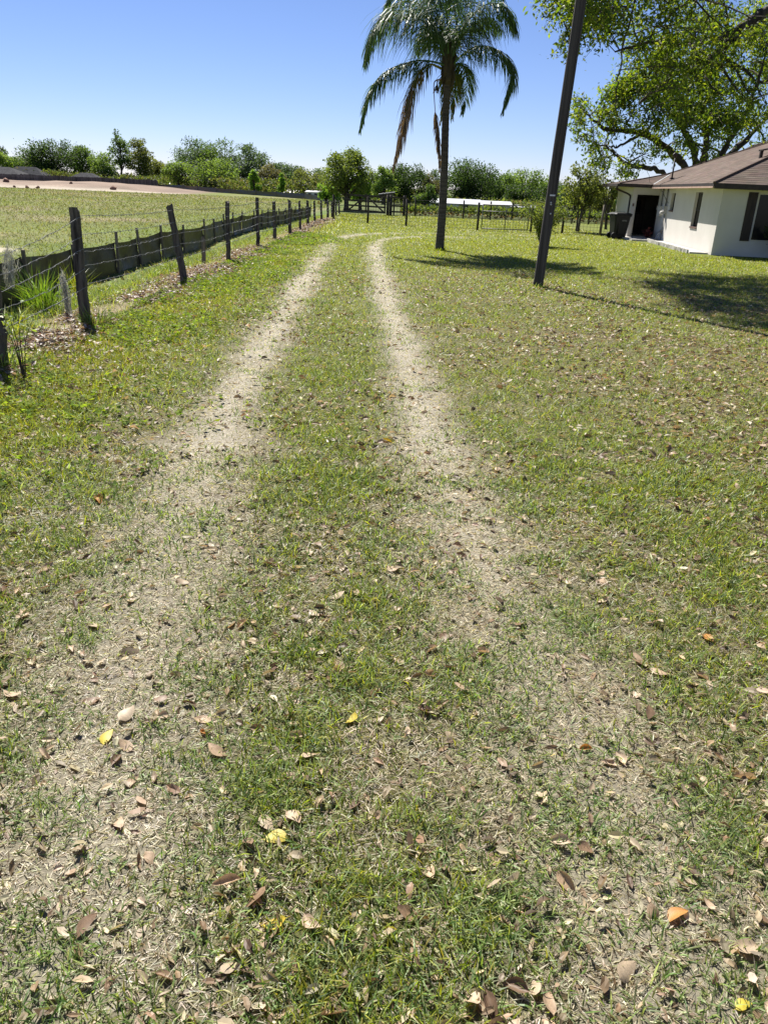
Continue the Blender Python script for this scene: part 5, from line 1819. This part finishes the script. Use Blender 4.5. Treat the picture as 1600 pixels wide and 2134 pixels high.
def course_slope(m, poly_fn, length, n, lift=0.009):
    """poly_fn(t) -> left and right point at slope fraction t; every course is a strip whose lower edge stands proud"""
    for k in range(n):
        t0, t1 = k / n, (k + 1.12) / n
        a, b = poly_fn(t0)
        d, c = poly_fn(min(t1, 1.0))
        a, b, c, d = [np.asarray(q, float) for q in (a, b, c, d)]
        L = np.linalg.norm(b - a)
        if L < 0.05:
            continue
        up = np.array([0, 0, lift])
        cuts = np.unique(np.r_[0, np.arange(rr_.uniform(0.05, 0.33), L - 0.03, 0.33) / L, 1])
        for f0, f1 in zip(cuts[:-1], cuts[1:]):
            p = [a + (b - a) * f0 + up, a + (b - a) * f1 + up, d + (c - d) * f1 + up * 0.1, d + (c - d) * f0 + up * 0.1, a + (b - a) * f0, a + (b - a) * f1]
            g_ = np.array([0.135, 0.104, 0.087]) * rr_.uniform(0.84, 1.16) * rr_.uniform(0.96, 1.04, 3)
            m.add(p, [[0, 1, 2, 3], [4, 5, 1, 0]], col=g_)


u0, u1, v0, v1 = -OV, LX + OV, -OV, LY + OV
hw = (v1 - v0) / 2
zr = ZE + hw * SL
roof = MB()
roof.add([(u0, v0, ZE - 0.01), (u1, v0, ZE - 0.01), (u1, v1, ZE - 0.01), (u0, v1, ZE - 0.01), (u0 + hw, v0 + hw, zr - 0.01), (u1 - hw, v0 + hw, zr - 0.01)],
         [[0, 1, 5, 4], [2, 3, 4, 5]], [[1, 2, 5], [3, 0, 4]], col=(0.1, 0.075, 0.06))
rf_ = roof.build('roof', M['shingle'], house)
nc = 44
m = MB()
course_slope(m, lambda t: ((u0 + hw * t, v1 - hw * t, ZE + (zr - ZE) * t), (u0 + hw * t, v0 + hw * t, ZE + (zr - ZE) * t)), 1, nc)
o = m.build('shingle_courses', M['shingle'], rf_)
o['kind'] = 'stuff'
m = MB()
course_slope(m, lambda t: ((u0 + hw * t, v0 + hw * t, ZE + (zr - ZE) * t), (u1 - hw * t, v0 + hw * t, ZE + (zr - ZE) * t)), 1, nc)
o = m.build('shingle_courses', M['shingle'], rf_)
o['kind'] = 'stuff'
for (a, b) in (((u0, v0, ZE), (u0 + hw, v0 + hw, zr)), ((u0, v1, ZE), (u0 + hw, v1 - hw, zr)), ((u0 + hw, v0 + hw, zr), (u1 - hw, v0 + hw, zr))):
    m = MB()
    m.tube([np.array(a) + [0, 0, 0.01], np.array(b) + [0, 0, 0.01]], 0.05, 6, col=(0.095, 0.068, 0.054))
    m.build('hip_cap', M['shingle'], rf_)
# wing roof
wu, wv0, wv1 = UJ - OV - 0.25, VJ - OV, v1
wh = (wv1 - wv0) / 2
SLW = 0.2
wz = ZE + wh * SLW
ue = -OV + wh * SLW / SL                                         # where the wing ridge dies into the main slope
m = MB()
course_slope(m, lambda t: ((wu + wh * t, wv0 + wh * t, ZE + 0.012 + (wz - ZE) * t), (-OV + (ue + OV) * t + 0.12, wv0 + wh * t, ZE + 0.012 + (wz - ZE) * t)), 1, 15)
course_slope(m, lambda t: ((wu + wh * t, wv1 - wh * t, ZE + 0.012 + (wz - ZE) * t), (wu + wh * t, wv0 + wh * t, ZE + 0.012 + (wz - ZE) * t)), 1, 15)
m.add([(wu, wv1, ZE), (wu + wh, wv1 - wh, wz), (ue, wv1 - wh, wz), (-OV, wv1, ZE)], [[0, 1, 2, 3]], col=(0.11, 0.08, 0.065))
o = m.build('wing_roof', M['shingle'], house)
for (a, b) in (((wu, wv0, ZE + 0.01), (wu + wh, wv0 + wh, wz + 0.01)), ((wu + wh, wv0 + wh, wz + 0.01), (ue, wv0 + wh, wz + 0.01))):
    m = MB()
    m.tube([a, b], 0.045, 6, col=(0.095, 0.068, 0.054))
    m.build('hip_cap', M['shingle'], o)
m = MB()
m.bar((-OV + 0.05, wv0 + 0.02, ZE + 0.035), (ue, wv0 + wh, wz + 0.03), 0.06, 0.012)
m.build('valley_flashing', M['box_grey'], o)
# soffit, fascia, gutter, downspout
hb('trim', 'soffit', house, (u0 + 0.03, 0.0, v0 + 0.03, wv0, ZW, ZW + 0.02), (0.0, u1 - 0.03, v0 + 0.03, -0.0, ZW, ZW + 0.02))
hb('trim', 'soffit', house, (wu + 0.03, 0.0, wv0 + 0.03, VJ, ZW - 0.003, ZW + 0.017), (wu + 0.03, UJ, VJ, wv1, ZW - 0.003, ZW + 0.017))
hb('fascia', 'fascia', house, (u0, u0 + 0.025, v0, wv0 - 0.02, ZW + 0.01, ZE + 0.01))
hb('fascia', 'fascia', house, (u0 + 0.025, u1, v0, v0 + 0.025, ZW - 0.06, ZE + 0.008))
hb('soffit', 'trim_board', house, (u0 - 0.012, u0 + 0.02, v0 + 0.03, wv0 - 0.03, ZW - 0.045, ZW + 0.008))
hb('fascia', 'fascia', house, (wu, u0, wv0, wv0 + 0.025, ZW - 0.02, ZE + 0.02), (wu, wu + 0.025, wv0 + 0.025, wv1, ZW - 0.02, ZE + 0.018))
hb('fascia', 'gutter', house, (wu - 0.10, wu - 0.002, wv0 + 0.02, wv1, ZW + 0.0, ZE - 0.005))
m = MB()
m.tube(bez([(wu - 0.05, wv0 + 0.25, ZW), (wu - 0.04, wv0 + 0.28, ZW - 0.12), (UJ - 0.30, wv0 + 0.5, ZW - 0.26), (UJ - 0.06, VJ + 0.28, ZW - 0.36)], 6), 0.04, 8)
m.tube([(UJ - 0.055, VJ + 0.30, ZW - 0.36), (UJ - 0.055, VJ + 0.30, 0.25)], 0.035, 8)
m.build('downspout', M['fascia'], house, True)
# roof furniture: service mast with weatherhead, low vent hood, drop cables


def slope_z(u):
    return ZE + (u - u0) * SL + 0.02


mu, mv = 0.12, 8.05
m = MB()
m.tube([(mu, mv, ZW), (mu, mv, 3.35)], 0.032, 8)
o = m.build('service_mast', M['fascia'], house, True)
m = MB()
m.tube(bez([(mu, mv, 3.34), (mu, mv, 3.44), (mu - 0.05, mv - 0.03, 3.48), (mu - 0.11, mv - 0.06, 3.40)], 4), [0.04, 0.05, 0.055, 0.055, 0.055, 0.055, 0.055, 0.052, 0.052, 0.05, 0.05, 0.05, 0.045], 8)
m.build('weatherhead', M['fascia'], o, True)
m = MB()
m.box((mu, mv, slope_z(mu) + 0.03), (0.22, 0.22, 0.05), taper=0.7)
m.build('flashing', M['fascia'], o)
m = MB()
m.tube(bez([(mu - 0.1, mv - 0.1, 3.38), (mu - 0.9, mv + 0.6, 2.9), (-0.6, mv + 1.1, 2.6), (u0 - 0.02, mv + 1.3, ZE + 0.03)], 6), 0.008, 5)
m.tube(bez([(0.35, 7.3, slope_z(0.35)), (-0.1, 7.3, slope_z(-0.1) + 0.01), (u0, 7.3, ZE + 0.02), (u0 + 0.05, 7.3, 2.1), (-0.02, 7.35, 1.55)], 5), 0.012, 5)
m.build('drop_cable', M['black_wire'], house, True)
m = MB()
vu, vv = 1.9, 2.9
m.box((vu, vv, slope_z(vu) + 0.10), (0.10, 0.10, 0.26))
q = rotz(0.0)
a_ = math.atan(SL) * 0.6
Rv = np.array([[math.cos(a_), 0, -math.sin(a_)], [0, 1, 0], [math.sin(a_), 0, math.cos(a_)]])
m.box((vu + 0.42, vv, slope_z(vu) + 0.34), (0.95, 0.42, 0.05), Rv)
m.box((vu + 0.80, vv, slope_z(vu) + 0.33), (0.10, 0.36, 0.24), Rv)
m.build('vent_hood', M['fascia'], house)
# meter and service boxes on the side wall
for nm, mat_, (a, b, c, d, e, f) in (('service_box', 'box_pale', (-0.12, -0.002, 8.25, 8.72, 1.02, 1.42)), ('meter_box', 'box_grey', (-0.14, -0.002, 7.42, 7.72, 1.12, 1.45))):
    hb(mat_, nm, house, (a, b, c, d, e, f))
m = MB()
m.tube([(-0.135, 7.50, 1.15), (-0.23, 7.50, 1.15)], 0.09, 14)
m.tube([(-0.23, 7.50, 1.15), (-0.26, 7.50, 1.15)], [0.08, 0.05], 14)
m.build('meter_dial', M['box_pale'], house, True)
hb('box_pale', 'small_box', house, (-0.07, -0.002, 8.95, 9.12, 1.25, 1.42))
for v, z0, z1, rad_ in ((8.45, 1.42, 2.13, 0.028), (7.60, 1.45, 2.13, 0.030), (7.55, 0.05, 1.10, 0.018)):
    m = MB()
    m.tube([(-0.05, v, z0), (-0.05, v, z1)], rad_, 8)
    m.build('conduit', M['conduit'], house, True)
m = MB()
m.tube(bez([(-0.05, 7.5, 0.5), (-0.12, 7.6, 0.42), (-0.16, 7.9, 0.28), (-0.2, 8.1, 0.1)], 5), 0.012, 5)
m.tube(bez([(-0.05, 7.5, 0.45), (-0.15, 7.4, 0.35), (-0.22, 7.45, 0.05)], 5), 0.012, 5)
m.box((-0.08, 7.52, 0.42), (0.07, 0.12, 0.12))
m.build('ground_cable', M['conduit'], house, True)
hb('sill', 'house_number', house, (UJ + 0.04, UJ + 0.11, VJ - 0.012, VJ - 0.002, 1.35, 1.47))


def hw_(u, v, z=0.0):
    p = HC + HF * u + HD * v
    return np.array([p[0], p[1], z])


# walk slab in front of the doorway and a bed edged with blocks
m = MB()
pts = [hw_(-1.75, VJ + 0.6), hw_(-1.35, VJ - 2.3), hw_(-0.75, VJ - 2.4), hw_(-0.03, VJ - 1.2), hw_(-0.03, VJ - 0.01), hw_(UJ - 0.02, VJ - 0.01), hw_(UJ - 0.02, VJ + 0.6)]
n = len(pts)
V = [p + [0, 0, -0.03] for p in pts] + [p + [0, 0, 0.075] for p in pts]
me = bpy.data.meshes.new('walk')
me.from_pydata([tuple(v) for v in V], [], [list(range(n, 2 * n))] + [[k, (k + 1) % n, n + (k + 1) % n, n + k] for k in range(n)])
me.materials.append(M['concrete'])
me.shade_flat()
setp(link('walk_slab', me), kind='structure')
bed = MB()
pts = [hw_(-0.72, VJ - 2.5), hw_(-0.62, 4.0), hw_(-0.62, 0.35), hw_(-0.02, 0.3), hw_(-0.02, VJ - 1.3)]
me = bpy.data.meshes.new('bed_soil')
me.from_pydata([tuple(p + [0, 0, 0.05]) for p in pts] + [tuple(p + [0, 0, -0.05]) for p in pts], [], [[0, 1, 2, 3, 4]] + [[k, 5 + k, 5 + (k + 1) % 5, (k + 1) % 5] for k in range(5)])
me.materials.append(M['concrete'])
me.shade_flat()
setp(link('bed_soil', me), kind='structure')
eb = root('garden_edging', hw_(-0.7, 4), 'row of scalloped pale concrete edging blocks along the house wall', 'edging')
blk = None
for k in range(31):
    v = 0.35 + k * (VJ - 2.75) / 30
    p = hw_(-0.72 - 0.02 * math.sin(k), v)
    if blk is None:
        mm = MB()
        ang = np.linspace(0, math.pi, 7)
        prof = [(-0.095, 0), (0.095, 0)] + [(0.095 * math.cos(a), 0.10 + 0.05 * math.sin(a)) for a in ang]
        npf = len(prof)
        V = [(-0.03, y, z) for y, z in prof] + [(0.03, y, z) for y, z in prof]
        blk = bpy.data.meshes.new('edging_block')
        blk.from_pydata(V, [], [list(range(npf))[::-1], list(range(npf, 2 * npf))] + [[i, (i + 1) % npf, npf + (i + 1) % npf, npf + i] for i in range(npf)])
        blk.materials.append(M['concrete'])
        blk.shade_flat()
    o = link('edging_block', blk, eb)
    o.location = tuple(p - np.array(eb.location) + [0, 0, -0.01])
    o.rotation_euler = (rng.normal(0, 0.04), rng.normal(0, 0.10), HTH + rng.normal(0, 0.08))

# ------------------------------------------------------------------ wheelie bin
bc = gp(1289, 498)
bin_ = root('wheelie_bin', (bc[0], bc[1] + 0.35, 0.0), 'black plastic wheeled rubbish bin standing by the house corner', 'bin', rz=0.12)
m = MB()
S = [(0.0, 0.24, 0.27), (0.02, 0.265, 0.29), (0.5, 0.31, 0.335), (0.90, 0.35, 0.375), (0.905, 0.385, 0.41), (0.955, 0.385, 0.41)]
V, Q = [], []
for (z, a, b) in S:
    c = 0.05
    V += [(-a + c, -b, z), (a - c, -b, z), (a, -b + c, z), (a, b - c, z), (a - c, b, z), (-a + c, b, z), (-a, b - c, z), (-a, -b + c, z)]
for i in range(len(S) - 1):
    for k in range(8):
        Q.append([i * 8 + k, i * 8 + (k + 1) % 8, (i + 1) * 8 + (k + 1) % 8, (i + 1) * 8 + k])
m.add(np.array(V) + [0, 0, 0.03], Q)
m.box((0, -0.355, 0.45), (0.30, 0.02, 0.5))
m.build('body', M['bin'], bin_)
m = MB()
S = [(0.985, 0.40, 0.43), (1.02, 0.405, 0.435), (1.06, 0.37, 0.40), (1.085, 0.28, 0.31)]
V, Q = [], []
for (z, a, b) in S:
    c = 0.06
    V += [(-a + c, -b, z), (a - c, -b, z), (a, -b + c, z), (a, b - c, z), (a - c, b, z), (-a + c, b, z), (-a, b - c, z), (-a, -b + c, z)]
for i in range(3):
    for k in range(8):
        Q.append([i * 8 + k, i * 8 + (k + 1) % 8, (i + 1) * 8 + (k + 1) % 8, (i + 1) * 8 + k])
m.add(V, Q)
m.add(V[24:32], [[0, 1, 2, 3], [0, 3, 4, 7], [4, 5, 6, 7]])
m.build('lid', M['bin'], bin_)
m = MB()
m.tube([(-0.46, -0.25, 0.95), (-0.50, -0.25, 1.0), (-0.50, 0.25, 1.0), (-0.46, 0.25, 0.95)], 0.022, 8)
m.build('handle', M['bin'], bin_, True)
for y in (-0.27, 0.27):
    m = MB()
    m.tube([(-0.27, y - 0.035, 0.13), (-0.27, y + 0.035, 0.13)], 0.13, 16)
    m.build('wheel', M['bin'], bin_)
m = MB()
for k, L in enumerate((0.18, 0.24)):
    m.box((0.06, -0.412, 0.78 - 0.03 * k), (L, 0.004, 0.012))
m.build('molded_mark', M['bin_print'], bin_)

# yellow cap on a post in the far fence run
m = MB()
c = at(664, 419, 52)
m.box((c[0], 52, c[2] - 0.08), (0.16, 0.16, 0.16), taper=0.6)
o = m.build('post_cap', M['orange'], None)
setp(o, 'small yellow orange cap above far end of the barbed wire posts', 'cap')
